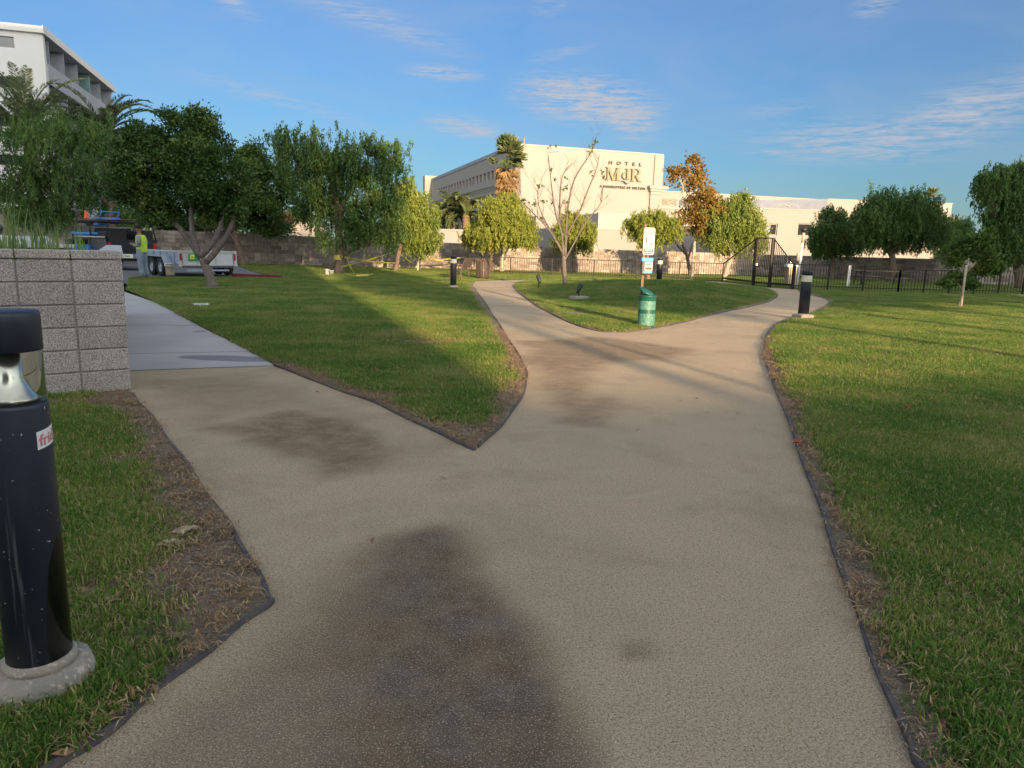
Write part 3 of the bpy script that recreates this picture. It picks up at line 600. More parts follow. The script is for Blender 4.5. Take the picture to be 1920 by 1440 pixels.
for t in range(6):
    vs_, fs, av = [], [], []
    for k in range(34):
        r = .085*sqrt(random.random()); th = random.uniform(0,2*pi); x, y = r*cos(th), r*sin(th); L = random.uniform(.02,.055); wdt = random.uniform(.0016,.003)
        dth = random.uniform(0,2*pi); lean = random.uniform(.1,1.05); dx, dy = cos(dth), sin(dth); sx, sy = -dy*wdt, dx*wdt; va = random.betavariate(2,3.2)
        if random.random() < .24: va = random.uniform(.9,1.25); lean += .4
        b0 = len(vs_)
        x1, y1, z1 = x+dx*L*.5*lean*.6, y+dy*L*.5*lean*.6, L*.55/(1+.3*lean); x2, y2, z2 = x+dx*L*lean*.8, y+dy*L*lean*.8, L*.95/(1+lean*.7)
        vs_ += [(x-sx,y-sy,-.004),(x+sx,y+sy,-.004),(x1+sx*.8,y1+sy*.8,z1),(x1-sx*.8,y1-sy*.8,z1),(x2,y2,z2)]; fs += [(b0,b0+1,b0+2,b0+3),(b0+3,b0+2,b0+4)]; av += [va]*5
    tufts.objects.link(rot_obj_mesh('tuft', vs_, fs, M['grass'], av))
pebs = bpy.data.collections.new('pebble_shapes')
for t in range(4):
    b = MB(); b.lathe([(.2,-.35),(.8,-.25),(1,.1),(.7,.45),(.2,.6)], n=6, wob=lambda t_,z: random.uniform(-.2,.2)); me_v = b.v
    pebs.objects.link(rot_obj_mesh('pebble', me_v, b.f, M['stone']))
litt = bpy.data.collections.new('litter_shapes')
for t in range(4):
    c = .03; vs_ = [(-c,0,.002),(-.3*c,.45*c,.006),(.8*c,.1*c,.003+.004*t),(c*1.1,0,.008),(.2*c,-.4*c,.009)]; litt.objects.link(rot_obj_mesh('dead_leaf', vs_, [(0,4,3,2,1)], M['leaf_brown'], [random.random()]*5))
def scatter(name, P, coll, smin, smax, tilt=.15, label=None):
    me = bpy.data.meshes.new(name); me.vertices.add(len(P)); me.vertices.foreach_set('co', P.astype(np.float32).ravel()); me.update()
    o = bpy.data.objects.new(name, me); col.objects.link(o); tag(o, label, name.replace('_',' '), kind='stuff')
    ng = bpy.data.node_groups.new(name, 'GeometryNodeTree'); ng.interface.new_socket('Geometry', in_out='INPUT', socket_type='NodeSocketGeometry'); ng.interface.new_socket('Geometry', in_out='OUTPUT', socket_type='NodeSocketGeometry')
    n = ng.nodes; l = ng.links; gi = n.new('NodeGroupInput'); go = n.new('NodeGroupOutput')
    mp = n.new('GeometryNodeMeshToPoints'); ip = n.new('GeometryNodeInstanceOnPoints'); ci = n.new('GeometryNodeCollectionInfo'); ci.inputs['Collection'].default_value = coll
    ci.inputs['Separate Children'].default_value = True; ci.inputs['Reset Children'].default_value = True; ip.inputs['Pick Instance'].default_value = True
    rv = n.new('FunctionNodeRandomValue'); rv.data_type = 'FLOAT_VECTOR'; rv.inputs[0].default_value = (-tilt,-tilt,0); rv.inputs[1].default_value = (tilt,tilt,6.283)
    rs = n.new('FunctionNodeRandomValue'); rs.data_type = 'FLOAT'; rs.inputs[2].default_value = smin; rs.inputs[3].default_value = smax; rs.inputs['Seed'].default_value = 5
    l.new(gi.outputs[0], mp.inputs['Mesh']); l.new(mp.outputs[0], ip.inputs['Points']); l.new(ci.outputs[0], ip.inputs['Instance']); l.new(rv.outputs[0], ip.inputs['Rotation']); l.new(rs.outputs[1], ip.inputs['Scale']); l.new(ip.outputs[0], go.inputs[0])
    md = o.modifiers.new('scatter','NODES'); md.node_group = ng; return o
def sample(poly, zones):
    out = []
    for (y0,y1,x0,x1,dens) in zones:
        n = int((y1-y0)*(x1-x0)*dens)
        X = rng.uniform(x0,x1,n); Y = rng.uniform(y0,y1,n); k = (np.abs(X) < .8*Y+1.0) & inside(X,Y,poly); out.append(np.stack([X[k],Y[k]],1))
    return np.concatenate(out)
for nm, poly, mound, lab in (('front',lawnF,False,'green and dry grass blades round the near bollard'),('left',lawnA,False,'short mown grass of the left lawn'),('island',isl,True,'mown grass on the mounded island'),('right',lawnR,False,'mown grass of the right lawn')):
    P = sample(poly, [(1.2,3.5,-4,4,1700),(3.5,6,-6,6,1500),(6,10,-9,9,1100),(10,16,-14,14,700),(16,26,-22,22,330),(26,44,-22,30,110)])
    dt = dirt(P[:,0],P[:,1]); k = (rng.random(len(P)) > dt*1.5) & (segdist(P[:,0],P[:,1],list(poly)+[poly[0]]) > .03); P = P[k]
    bd = segdist(P[:,0],P[:,1],list(poly)+[poly[0]]); Z = .016+np.clip(bd/.3,0,1)*.02*fbm(P[:,0]*2,P[:,1]*2,3,2)+(hz(P[:,0],P[:,1])*np.clip(bd/2.5,0,1) if mound else 0)
    scatter('grass', np.column_stack([P,Z]), tufts, .65, 1.35, label=lab)
P = rng.uniform([-5,1.3],[5,9],(26000,2)); P = P[(np.abs(P[:,0])<.8*P[:,1]+.3)]; onlawn = np.zeros(len(P),bool)
for poly in (lawnF,lawnA,isl,lawnR): onlawn |= inside(P[:,0],P[:,1],poly)
dt = dirt(P[:,0],P[:,1]); k = (onlawn & (dt>.3)) | (~onlawn & (rng.random(len(P))<.16)); P = P[k]; Z = np.where(inside(P[:,0],P[:,1],lawnF)|inside(P[:,0],P[:,1],lawnA)|inside(P[:,0],P[:,1],lawnR),.026,.002)
scatter('gravel', np.column_stack([P,Z]), pebs, .0012, .0042, .8, 'loose pale pebbles on the path and bare soil')
P = rng.uniform([-6,1.5],[6,14],(16000,2)); k = np.zeros(len(P),bool)
for poly in (lawnF,lawnA,lawnR): k |= inside(P[:,0],P[:,1],poly)
P = P[k]; dt = dirt(P[:,0],P[:,1]); P = P[(dt>.35)&(rng.random(len(P))<.35)]
scatter('leaf_litter', np.column_stack([P,np.full(len(P),.03)]), litt, .3, 1.0, .5, 'brown dead leaves and straw on the bare soil')
# ---------------------------------------------------------------- masonry
def block_mesh(name, l, h, d, mt, bev=.008, cuts=True):
    b = MB(); b.bbox((0,0,0),(l,d,h),bev=bev); me = bpy.data.meshes.new(name); me.from_pydata(b.v,[],b.f); me.materials.append(mt); return me
def brickrun(parent, name, p, u, L, H, rows, bl, depth, mt, mats, joint=.010, skipcols=None, proud=.012, z0=0, start=0.0, tilt=0):
    """blocks as parts along direction u from p; returns count"""
    rh = H/rows; rl = rootloc(parent); ang = math.atan2(u.y,u.x); n = V(-u.y,u.x,0); cnt = 0
    meshes = {}
    for r in range(rows):
        a = -start-(bl/2 if r%2 else 0)*tilt
        while a < L-.02:
            a0 = max(a,0); a1 = min(a+bl,L); a += bl
            if a1-a0 < .04: continue
            key = round(a1-a0,3)
            if key not in meshes: meshes[key] = block_mesh(name, a1-a0-joint, rh-joint, depth, mt)
            o = bpy.data.objects.new(name, meshes[key]); col.objects.link(o); o.parent = parent
            q = p+u*((a0+a1)/2)+n*random.uniform(-.002,.002); o.location = (q.x-rl.x, q.y-rl.y, z0+(r+.5)*rh-rl.z); o.rotation_euler = (0,0,ang); cnt += 1
    return cnt
# planter: two runs of blocks, grout core behind, cap course
pl = empty('planter_wall', corner, 'grey speckled block planter with grass-like reeds, behind the near bollard on the left', 'planter')
un = wn; us = wdir
HT = 1.195
core = MB()
core.ob((corner.x,corner.y,0),(un.x,un.y),.03,3.6,-.17,-.03,0,HT-.02) ; core.build('grout_core', M['grout'], pl)
nin = V(un.y,-un.x,0)   # points into the planter? checked below
inward = us
bc = corner+inward*.10
brickrun(pl,'block', bc, un, 3.6, .20*5, 5, .40, .195, None, None) if False else None
blk = M['block']
def run(p, u, L, off_in):
    meshes = {}
    for r in range(6):
        z0, z1 = (r*.2, r*.2+.2) if r < 5 else (1.0, 1.1)
        if r == 5: z0, z1 = 1.0, 1.195
        a = 0.0
        first = True
        while a < L:
            bl = .40; a1 = min(a+bl, L); key = (round(a1-a,2), round(z1-z0,3))
            if key not in meshes: meshes[key] = block_mesh('block', a1-a-.010, z1-z0-.010, .19, blk)
            o = bpy.data.objects.new('block', meshes[key]); col.objects.link(o); o.parent = pl
            q = p+u*((a+a1)/2)+off_in*.095; o.location = (q.x-corner.x, q.y-corner.y, (z0+z1)/2); o.rotation_euler = (random.uniform(-.002,.002),0,math.atan2(u.y,u.x)); a = a1
run(corner, un, 3.6, us)
run(corner+us*.20, us, 7.0, un)
core = MB(); c0 = corner+un*.02+us*.012
core.ob((c0.x,c0.y,0),(un.x,un.y),0,3.55,-.165,0,0,1.185) if (V(-un.y,un.x,0).dot(us) < 0) else core.ob((c0.x,c0.y,0),(un.x,un.y),0,3.55,0,.165,0,1.185)
c1 = corner+us*.2+un*.012
core.ob((c1.x,c1.y,0),(us.x,us.y),0,6.9,0,.165,0,1.185) if (V(-us.y,us.x,0).dot(un) > 0) else core.ob((c1.x,c1.y,0),(us.x,us.y),0,6.9,-.165,0,0,1.185)
core.build('mortar', M['grout'], pl)
# thin cap course pieces on the front run, smooth cap on the side run
a = 0
while a < 3.6:
    c = MB(); q = corner+un*(a+.2)+us*.10; Mr = Matrix.Rotation(math.atan2(un.y,un.x),3,'Z'); c.bbox((q.x,q.y,1.235),(.392,.215,.075),Mr,.008); c.build('cap_block', blk, pl); a += .4
c = MB(); q = corner+us*3.75+un*.10; Mr = Matrix.Rotation(math.atan2(us.y,us.x),3,'Z'); c.bbox((q.x,q.y,1.222),(6.9,.24,.05),Mr,.01); c.build('side_cap', M['cap_conc'], pl)
so_ = MB(); s0 = corner+un*.18+us*.18; so_.poly([(s0.x,s0.y,1.17),(s0.x+us.x*6.6,s0.y+us.y*6.6,1.17),(s0.x+us.x*6.6+un.x*3.3,s0.y+us.y*6.6+un.y*3.3,1.17),(s0.x+un.x*3.3,s0.y+un.y*3.3,1.17)]); so_.build('soil', M['soil'], pl)
# reeds in the planter
def plant_strips(N, origin_fn, hmin, hmax, wdt, lean, seg=5):
    Vv = []; A = []
    for i in range(N):
        p = origin_fn(); L = random.uniform(hmin,hmax); th = random.uniform(0,2*pi); ln_ = random.uniform(0,lean); va = random.random()
        d = V(cos(th),sin(th),0); s = V(-d.y,d.x,0); pts = []
        for k in range(seg+1):
            t = k/seg; pts.append(p+V(0,0,L*(t-.25*ln_*t*t))+d*(L*ln_*t*t*.8))
        face = V(random.uniform(-1,1),random.uniform(-1,1),0).normalized()
        for k in range(seg):
            w0 = wdt*(1-k/seg*.9); w1 = wdt*(1-(k+1)/seg*.9); a, b = pts[k], pts[k+1]
            Vv += [a-face*w0, a+face*w0, b+face*w1, b-face*w1]; A.append(va)
    return np.array([tuple(v) for v in Vv]), np.array(A)
def pl_pt(a0,a1,b0,b1): return lambda: corner+un*random.uniform(a0,a1)+us*random.uniform(b0,b1)+V(0,0,1.17)
for (a0,a1,b0,b1,N,h0,h1,lab) in ((.78,1.08,.3,1.4,90,.30,.62,'tallest clump of green reeds at the left end of the block planter'),(.50,.76,.3,1.5,60,.22,.50,'clump of green reeds in the middle of the block planter'),(.30,.48,.5,1.5,30,.16,.40,'thin clump of green reeds nearest the planter corner')):
    q = corner+un*(a0+a1)/2+us*(b0+b1)/2+V(0,0,1.17); e = empty('reed_plant', q, lab, 'reed plant', 'reeds in the block planter')
    Vv, A = plant_strips(N, pl_pt(a0,a1,b0,b1), h0, h1, .007, .45); quadmesh('leaves', Vv, 4, M['reed'], e, A)
Vv, A = plant_strips(900, pl_pt(.24,1.3,.2,2.2), .03, .11, .008, 1.0, 2); o = quadmesh('ground_cover', Vv, 4, M['yellow_leaf'], None, A); tag(o, 'low yellow-green ground cover in the planter soil', 'ground cover', kind='stuff')
# second planter behind
p2 = empty('planter_wall', G(125,520), 'further block planter with a pale concrete cap, seen through the reeds', 'planter')
bA = at(122,476,11.5); bA.z = 0; bB = at(-60,476,10.2); bB.z = 0; u = (bB-bA).normalized(); L = (bB-bA).length
for r in range(6):
    a = 0
    while a < L:
        c = MB(); c.ob((bA.x,bA.y,0),(u.x,u.y),a+.005,min(a+.395,L),-.19 if V(-u.y,u.x,0).y<0 else 0,0 if V(-u.y,u.x,0).y<0 else .19,r*.2+.005,r*.2+.195); c.build('block', blk, p2); a += .4
c = MB(); c.ob((bA.x,bA.y,0),(u.x,u.y),-.02,L,-.25,.25,1.205,1.26); c.build('cap_slab', M['cap_conc'], p2)
# the long yard wall
yw = empty('yard_wall', wallpts[2], 'long block wall running behind the trees across the whole park', 'wall')
nparts = 0; stuff = MB(); corew = MB(); capw = MB()
for i in range(len(wallpts)-1):
    a, b = wallpts[i], wallpts[i+1]; u = (b-a); L = u.length; u.normalize(); nn = V(-u.y,u.x,0); sgn = 1
    nrow = 8; x = 0.0
    corew.v += [(a.x+nn.x*.03,a.y+nn.y*.03,-.1),(b.x+nn.x*.03,b.y+nn.y*.03,-.1),(b.x+nn.x*.03,b.y+nn.y*.03,wallh[i+1]-.03),(a.x+nn.x*.03,a.y+nn.y*.03,wallh[i]-.03),
                (a.x+nn.x*.17,a.y+nn.y*.17,-.1),(b.x+nn.x*.17,b.y+nn.y*.17,-.1),(b.x+nn.x*.17,b.y+nn.y*.17,wallh[i+1]-.03),(a.x+nn.x*.17,a.y+nn.y*.17,wallh[i]-.03)]
    k = len(corew.v)-8
    for q in ((0,1,2,3),(4,7,6,5),(3,2,6,7),(0,3,7,4),(1,5,6,2)): corew.face([k+j for j in q])
    for r in range(nrow):
        x = -random.choice((0,.2)) if r%2 else 0.0
        while x < L:
            bl = random.choice((.4,.4,.4,.2,.6)); x0 = max(x,0); x1 = min(x+bl,L); x += bl
            if x1-x0 < .05: continue
            t = (x0+x1)/2/L; H = wallh[i]*(1-t)+wallh[i+1]*t; rh = H/nrow; pr = random.uniform(-.006,.012)
            inpart = (i == 1 or (i == 2 and False)) and nparts < 296 and (x0 > L*.02)
            tgt = MB() if inpart else stuff; mi_ = random.choice((0,0,1,2))
            th0 = (x0/L); th1 = (x1/L); h0 = (wallh[i]*(1-th0)+wallh[i+1]*th0)/nrow; h1 = (wallh[i]*(1-th1)+wallh[i+1]*th1)/nrow
            kk = len(tgt.v)
            for (aa,hh,g) in ((x0+.014,h0,0),(x1-.014,h1,0)):
                for bb in (-.0-pr,.15):
                    for z in (r*hh+.011,(r+1)*hh-.011):
                        tgt.v.append((a.x+u.x*aa+nn.x*bb, a.y+u.y*aa+nn.y*bb, z))
            for q in ((0,1,3,2),(4,6,7,5),(0,4,5,1),(2,3,7,6),(0,2,6,4),(1,5,7,3)): tgt.face([kk+j for j in q], 0 if inpart else mi_)
            if inpart: tgt.build('block', WB[mi_], yw); nparts += 1
o = stuff.build('blockwork', WB, yw); o['kind'] = 'stuff'
corew.build('mortar', M['grout'], yw)

# ---------------------------------------------------------------- bollards
def bollard(loc, label, detail=False, rz=0.0, base=.16, sq=False, R=.104, g='black bollard lights along the paths', pitch=(0,0)):
    o = empty('bollard_light', loc, label, 'bollard', g); n = 40 if detail else 20
    o.rotation_euler = (pitch[0],pitch[1],rz)
    b = MB()
    if sq: b.bbox((0,0,.05),(.34,.34,.14),None,.02)
    else: b.lathe([(R*1.62,-.05),(R*1.66,.0),(R*1.64,.055),(R*1.55,.078),(R*1.2,.085)], n=n, wob=(lambda t,z: .02*sin(3*t+1)+.012*sin(7*t)) if detail else None)
    b.build('concrete_base', M['concrete_old'], o, local=True)
    z0 = .12 if sq else .10
    b = MB(); b.lathe([(R*1.12,z0-.02),(R*1.15,z0),(R*1.02,z0+.012)], n=n); b.build('base_ring', M['concrete_old'], o, local=True)
    b = MB(); b.lathe([(R,z0),(R,.826),(R*.99,.835),(R*.8,.836)], n=n); b.build('body', M['bollard'] if detail else M['black_metal'], o, local=True)
    b = MB(); b.lathe([(R*.97,.836),(R*.97,.973)], n=n, cap=(False,False)); b.lathe([(R*.92,.836),(R*.92,.973)], n=n, cap=(False,False)); b.build('lens', M['clear'] if detail else M['frost'], o, local=True)
    b = MB(); b.lathe([(R*.64,.838),(R*.58,.848),(R*.40,.880),(R*.30,.905),(R*.26,.973)], n=n); b.build('reflector', M['chrome'], o, local=True)
    b = MB(); b.lathe([(R*.8,.973),(R*1.0,.974),(R*1.0,1.064),(R*.985,1.071),(R*.95,1.075),(.01,1.076)], n=n); b.build('cap', M['bollard'] if detail else M['black_metal'], o, local=True)
    return o
def text_mesh(name, txt, size, mt, M4, parent=None, extrude=.002, bold=0.0, align='LEFT', space=1.0):
    cu = bpy.data.curves.new(name, 'FONT'); cu.body = txt; cu.size = size; cu.extrude = extrude; cu.offset = bold; cu.align_x = align; cu.space_character = space; cu.resolution_u = 3
    t = bpy.data.objects.new(name, cu); col.objects.link(t); bpy.context.view_layer.update()
    me = bpy.data.meshes.new_from_object(t.evaluated_get(bpy.context.evaluated_depsgraph_get())); bpy.data.objects.remove(t); me.transform(M4); me.materials.clear(); me.materials.append(mt)
    o = bpy.data.objects.new(name, me); col.objects.link(o)
    if parent is not None: o.parent = parent
    return o
nb = G(76,1236,.10); nb.z = 0; KZ = at(8,582,nb.y).z/1.076
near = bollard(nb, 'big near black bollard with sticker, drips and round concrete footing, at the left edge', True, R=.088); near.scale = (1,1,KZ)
# sticker curved round the body
Rb = .0888; s0, s1 = radians(-22), radians(52)
b = MB(); n = 10; zc = at(84,822,nb.y).z/KZ
for i in range(n+1):
    t = s0+(s1-s0)*i/n; sk = .012*(i/n)
    b.v += [(Rb*cos(t),Rb*sin(t),zc-.024+sk),(Rb*cos(t),Rb*sin(t),zc+.024+sk)]
for i in range(n): b.face([2*i,2*i+2,2*i+3,2*i+1],0,True)
stk = b.build('sticker', mat('sticker_white',(.72,.70,.74),None,rough=.5), near, local=True)
tx = text_mesh('lettering','frida',.048,mat('sticker_pink',(.55,.22,.26),None,rough=.5),Matrix.Identity(4),None,.0003,.0008)
for v in tx.data.vertices:
    ang = s0+radians(4)+v.co.x/Rb; zz = zc-.016+v.co.y*.9+.012*(ang-s0)/(s1-s0); rr = Rb+.0012+v.co.z; v.co = (rr*cos(ang), rr*sin(ang), zz)
tx.parent = stk
g1 = G(850,541); bollard(g1, 'slim black bollard light on the left lawn beside the bench')
g2 = G(1505,599); bollard(g2, 'black bollard light on a square footing at the path edge before the gate', False, .3, sq=True, R=.115)
g3 = at(1235,532,28.5); g3.z = .08; bollard(g3, 'black bollard light behind the mound, right of the pet waste sign')

P = rng.uniform([-8,2.0],[8,20],(900,2)); P = P[(np.abs(P[:,0])<.75*P[:,1])]
scatter('fallen_leaves', np.column_stack([P, np.where(inside(P[:,0],P[:,1],lawnF)|inside(P[:,0],P[:,1],lawnA)|inside(P[:,0],P[:,1],lawnR), .05, .004)+hz(P[:,0],P[:,1])*inside(P[:,0],P[:,1],isl)])[~((~(inside(P[:,0],P[:,1],lawnF)|inside(P[:,0],P[:,1],lawnA)|inside(P[:,0],P[:,1],lawnR)|inside(P[:,0],P[:,1],isl)))&(rng.random(len(P))<.75))], litt, .3, .9, .5, 'small dry leaves scattered over the grass and path')

straw = bpy.data.collections.new('straw_shapes')
for t in range(5):
    vs_, fs, av = [], [], []
    for k in range(14):
        r = .06*sqrt(random.random()); th = random.uniform(0,2*pi); x, y = r*cos(th), r*sin(th); a = random.uniform(0,2*pi); L = random.uniform(.02,.07); wd = random.uniform(.0012,.0026); dx, dy = cos(a)*L/2, sin(a)*L/2; sx, sy = -sin(a)*wd, cos(a)*wd; z = random.uniform(.002,.02); b0 = len(vs_); bend = random.uniform(-.01,.01)
        vs_ += [(x-dx-sx,y-dy-sy,z),(x-dx+sx,y-dy+sy,z),(x+sx+bend,y+sy,z+.008),(x-sx+bend,y-sy,z+.008),(x+dx,y+dy,z*.4)]; fs += [(b0,b0+1,b0+2,b0+3),(b0+3,b0+2,b0+4)]; av += [random.random()]*5
    straw.objects.link(rot_obj_mesh('straw', vs_, fs, M['straw'], av))
P = rng.uniform([-6,1.4],[6,12],(60000,2)); k = np.zeros(len(P),bool)
for poly in (lawnF,lawnA,lawnR): k |= inside(P[:,0],P[:,1],poly)
P = P[k&(np.abs(P[:,0])<.8*P[:,1]+.3)]; dt = dirt(P[:,0],P[:,1])*(.5+fbm(P[:,0]*3,P[:,1]*3,3,77)); P = P[rng.random(len(P)) < np.clip(dt*1.1-.15,0.02,.55)]
scatter('dead_straw', np.column_stack([P,np.full(len(P),.024)]), straw, .5, 1.2, .25, 'dry brown grass stems matted on the bare soil')
# ---------------------------------------------------------------- street furniture by the path
def vbar(b, p, q, r, n=6, mi=0): b.tube([p,q], r, n, mi, True, False)
# bench (side on, backrest to the right)
bb = G(872,525.5); be = empty('park_bench', bb, 'slatted metal bench between the slim bollard and the litter bin', 'bench', rz=radians(80))
# local: x = along the bench, -y = back
for k in range(6):
    b = MB(); b.box((0,.06+k*.075,.44-.004*k),(1.5,.055,.02)); b.build('slat', M['dark_slat'], be, local=True)
Mb = Matrix.Rotation(radians(-18),3,'X')
for k in range(7):
    b = MB(); p = Mb.inverted() @ V(0,0,.08+k*.062); b.box((0,-.02-(.08+k*.062)*.32,.46+(.08+k*.062)*.95),(1.5,.02,.045),Matrix.Rotation(radians(18),3,'X')); b.build('slat', M['dark_slat'], be, local=True)
for s in (-.68,.68):
    b = MB(); b.tube([(s,.48,0),(s,.48,.44),(s,.0,.44),(s,-.16,.92)], .022, 6); b.tube([(s,.02,0),(s,.0,.44)], .022, 6); b.tube([(s,.48,.44),(s,.46,.64),(s,-.06,.66)], .018, 6); b.build('side_frame', M['dark_slat'], be, local=True)
# litter bin with flared slats
tb = empty('litter_bin', G(905,523.5), 'dark slatted litter bin with flared top standing at the path edge by the bench', 'litter bin')
for k in range(26):
    a = 2*pi*k/26; b = MB(); R_ = .30
    pts = [(R_*.93,.03),(R_,.15),(R_,.72),(R_*1.06,.80),(R_*1.28,.90)]; wd = .017
    for (r0,z0),(r1,z1) in zip(pts,pts[1:]):
        t = V(-sin(a),cos(a),0)*wd; p = V(cos(a)*r0,sin(a)*r0,z0); q = V(cos(a)*r1,sin(a)*r1,z1); i_ = V(cos(a),sin(a),0)*.008
        n0 = len(b.v); b.v += [tuple(p-t),tuple(p+t),tuple(q+t),tuple(q-t),tuple(p-t-i_),tuple(p+t-i_),tuple(q+t-i_),tuple(q-t-i_)]
        for f_ in ((0,1,2,3),(7,6,5,4),(0,3,7,4),(1,5,6,2)): b.face([n0+j for j in f_])
    b.build('slat', M['dark_slat'], tb, local=True)
for z in (.06,.45,.74):
    b = MB(); b.lathe([(.288,z-.02),(.288,z+.02)], n=26, cap=(False,False)); b.build('ring', M['fence'], tb, local=True)
b = MB(); b.lathe([(.25,.04),(.26,.70),(.25,.70)], n=20, cap=(True,False)); b.build('liner', M['sign_black'], tb, local=True)
# pet waste station
ps = G(1199,611.5); st = empty('pet_waste_post', ps, 'square metal post carrying the pet waste sign and bag dispenser behind the green bin', 'sign post')
b = MB(); b.box((0,0,.95),(.045,.045,1.9),Matrix.Rotation(radians(0),3,'Z')); b.build('post', M['wood'], st, local=True)
b = MB(); w_, h_ = .205, .49; z0 = 1.335
# sign: rounded plate
def rplate(b, w_, h_, z0, y, r_, d=.004, x0=0):
    pts = []
    for cx, cz, a0 in ((w_/2-r_, h_-r_, 0),(-w_/2+r_, h_-r_, 90),(-w_/2+r_, r_, 180),(w_/2-r_, r_, 270)):
        for k in range(5): a = radians(a0+k*22.5); pts.append((x0+cx+r_*cos(a), z0+cz+r_*sin(a)))
    n0 = len(b.v); n = len(pts)
    for yy in (y, y+d): b.v += [(x,yy,z) for x,z in pts]
    b.face([n0+i for i in range(n)][::-1] if False else [n0+i for i in range(n)]); b.face([n0+n+i for i in range(n)][::-1])
    for i in range(n): b.face([n0+i, n0+n+i, n0+n+(i+1)%n, n0+(i+1)%n])
sx = .075
rplate(b, w_, h_, z0, -.032, .03, x0=sx); sg = b.build('sign', M['sign_white'], st, local=True)
b = MB(); rplate(b, w_-.02, .095, z0+.385, -.0345, .012, .002, sx); b.build('sign_header', M['sign_black'], sg, local=True)
b = MB(); rplate(b, w_-.02, .105, z0+.012, -.0345, .012, .002, sx); b.build('sign_footer', M['sign_black'], sg, local=True)
b = MB(); rplate(b, w_-.045, .055, z0+.405, -.0375, .004, .002, sx); b.build('sign_panel', M['sign_white'], sg, local=True)
FACE = Matrix(((1,0,0,0),(0,0,-1,0),(0,1,0,0),(0,0,0,1)))
def stext(t, size, x, z, mt, y=-.0375, par=sg): 
    return text_mesh('lettering', t, size, mt, Matrix.Translation((x,y,z)) @ FACE, par, .0006, .0008, 'CENTER')
stext('PET WASTE', .030, sx, z0+.42, M['sign_black'], -.040); stext('CLEAN UP', .030, sx, z0+.078, M['sign_white']); stext('AFTER PETS', .028, sx, z0+.032, M['sign_white'])
stext('Please', .028, sx+.045, z0+.30, M['sign_black'], -.034)
b = MB() # walker figure and dog, flat print on the sign
def disc(b, x, z, r_, y=-.034, n=10): b.poly([(x+r_*cos(2*pi*k/n), y, z+r_*sin(2*pi*k/n)) for k in range(n)])
disc(b, sx-.045, z0+.325, .012)
b.poly([(sx-.06,-.034,z0+.31),(sx-.03,-.034,z0+.31),(sx-.034,-.034,z0+.22),(sx-.056,-.034,z0+.22)]); b.poly([(sx-.056,-.0342,z0+.225),(sx-.046,-.0342,z0+.225),(sx-.052,-.0342,z0+.14),(sx-.062,-.0342,z0+.14)]); b.poly([(sx-.044,-.0344,z0+.225),(sx-.034,-.0344,z0+.225),(sx-.026,-.0344,z0+.14),(sx-.036,-.0344,z0+.14)])
b.poly([(sx-.036,-.0346,z0+.30),(sx-.030,-.0346,z0+.30),(sx+.008,-.0346,z0+.245),(sx+.002,-.0346,z0+.245)])
b.poly([(sx+.010,-.034,z0+.205),(sx+.058,-.034,z0+.215),(sx+.058,-.034,z0+.188),(sx+.012,-.034,z0+.180)]); disc(b, sx+.064, z0+.222, .012)
for dx in (.014,.024,.046,.054): b.poly([(sx+dx,-.0345,z0+.19),(sx+dx+.006,-.0345,z0+.19),(sx+dx+.004,-.0345,z0+.145),(sx+dx-.002,-.0345,z0+.145)])
b.build('pictogram', M['sign_black'], sg, local=True)
# dispenser
b = MB(); b.bbox((.055,-.035,1.12),(.20,.10,.30),None,.012); dp = b.build('dispenser', M['sign_black'], st, local=True)
b = MB(); b.bbox((.055,-.045,1.245),(.215,.125,.075),None,.01); b.build('dispenser_lid', M['sky_blue'], dp, local=True)
b = MB(); b.box((.085,-.088,1.125),(.14,.006,.15)); b.build('poster', M['paper_white'], dp, local=True)
b = MB(); b.poly([(.02,-.0925,1.14),(.15,-.0925,1.15),(.15,-.0925,1.17),(.10,-.0925,1.19),(.06,-.0925,1.17),(.02,-.0925,1.18)]); b.build('poster_print', M['dkgreen'], dp, local=True)
b = MB(); b.box((.085,-.0935,1.085),(.12,.002,.05)); b.build('poster_print', M['bark'], dp, local=True)
b = MB(); b.box((.075,-.09,1.02),(.16,.012,.035)); b.build('bag_slot', M['sky_blue'], dp, local=True)
# green bin
gb = G(1208,613.5); bn = empty('mesh_bin', gb+V(.02,-.04,0), 'round dark green mesh bin with raised lid below the pet waste sign', 'litter bin')
b = MB(); b.lathe([(.150,.0),(.158,.02),(.158,.05)], n=32, cap=(True,False)); b.build('foot_band', M['bin_green'], bn, local=True)
b = MB(); b.lathe([(.156,.05),(.157,.30),(.156,.50)], n=32, cap=(False,False)); body = b.build('body', M['bin_mesh'], bn, local=True)
b = MB(); b.lathe([(.1585,.27),(.1585,.34)], n=32, cap=(False,False)); b.build('middle_band', M['bin_green'], bn, local=True)
b = MB(); b.lathe([(.157,.50),(.160,.505),(.160,.575),(.166,.58),(.166,.60),(.150,.605),(.148,.59),(.148,.52)], n=32, cap=(False,True)); b.build('rim', M['bin_green'], bn, local=True)
b = MB(); b.lathe([(.152,0),(.156,.012),(.14,.03),(.02,.035)], n=32); o = b.build('lid', M['bin_green'], bn, local=True); o.rotation_euler = (radians(14),radians(26),0); o.location = (-.02,.05,.655)
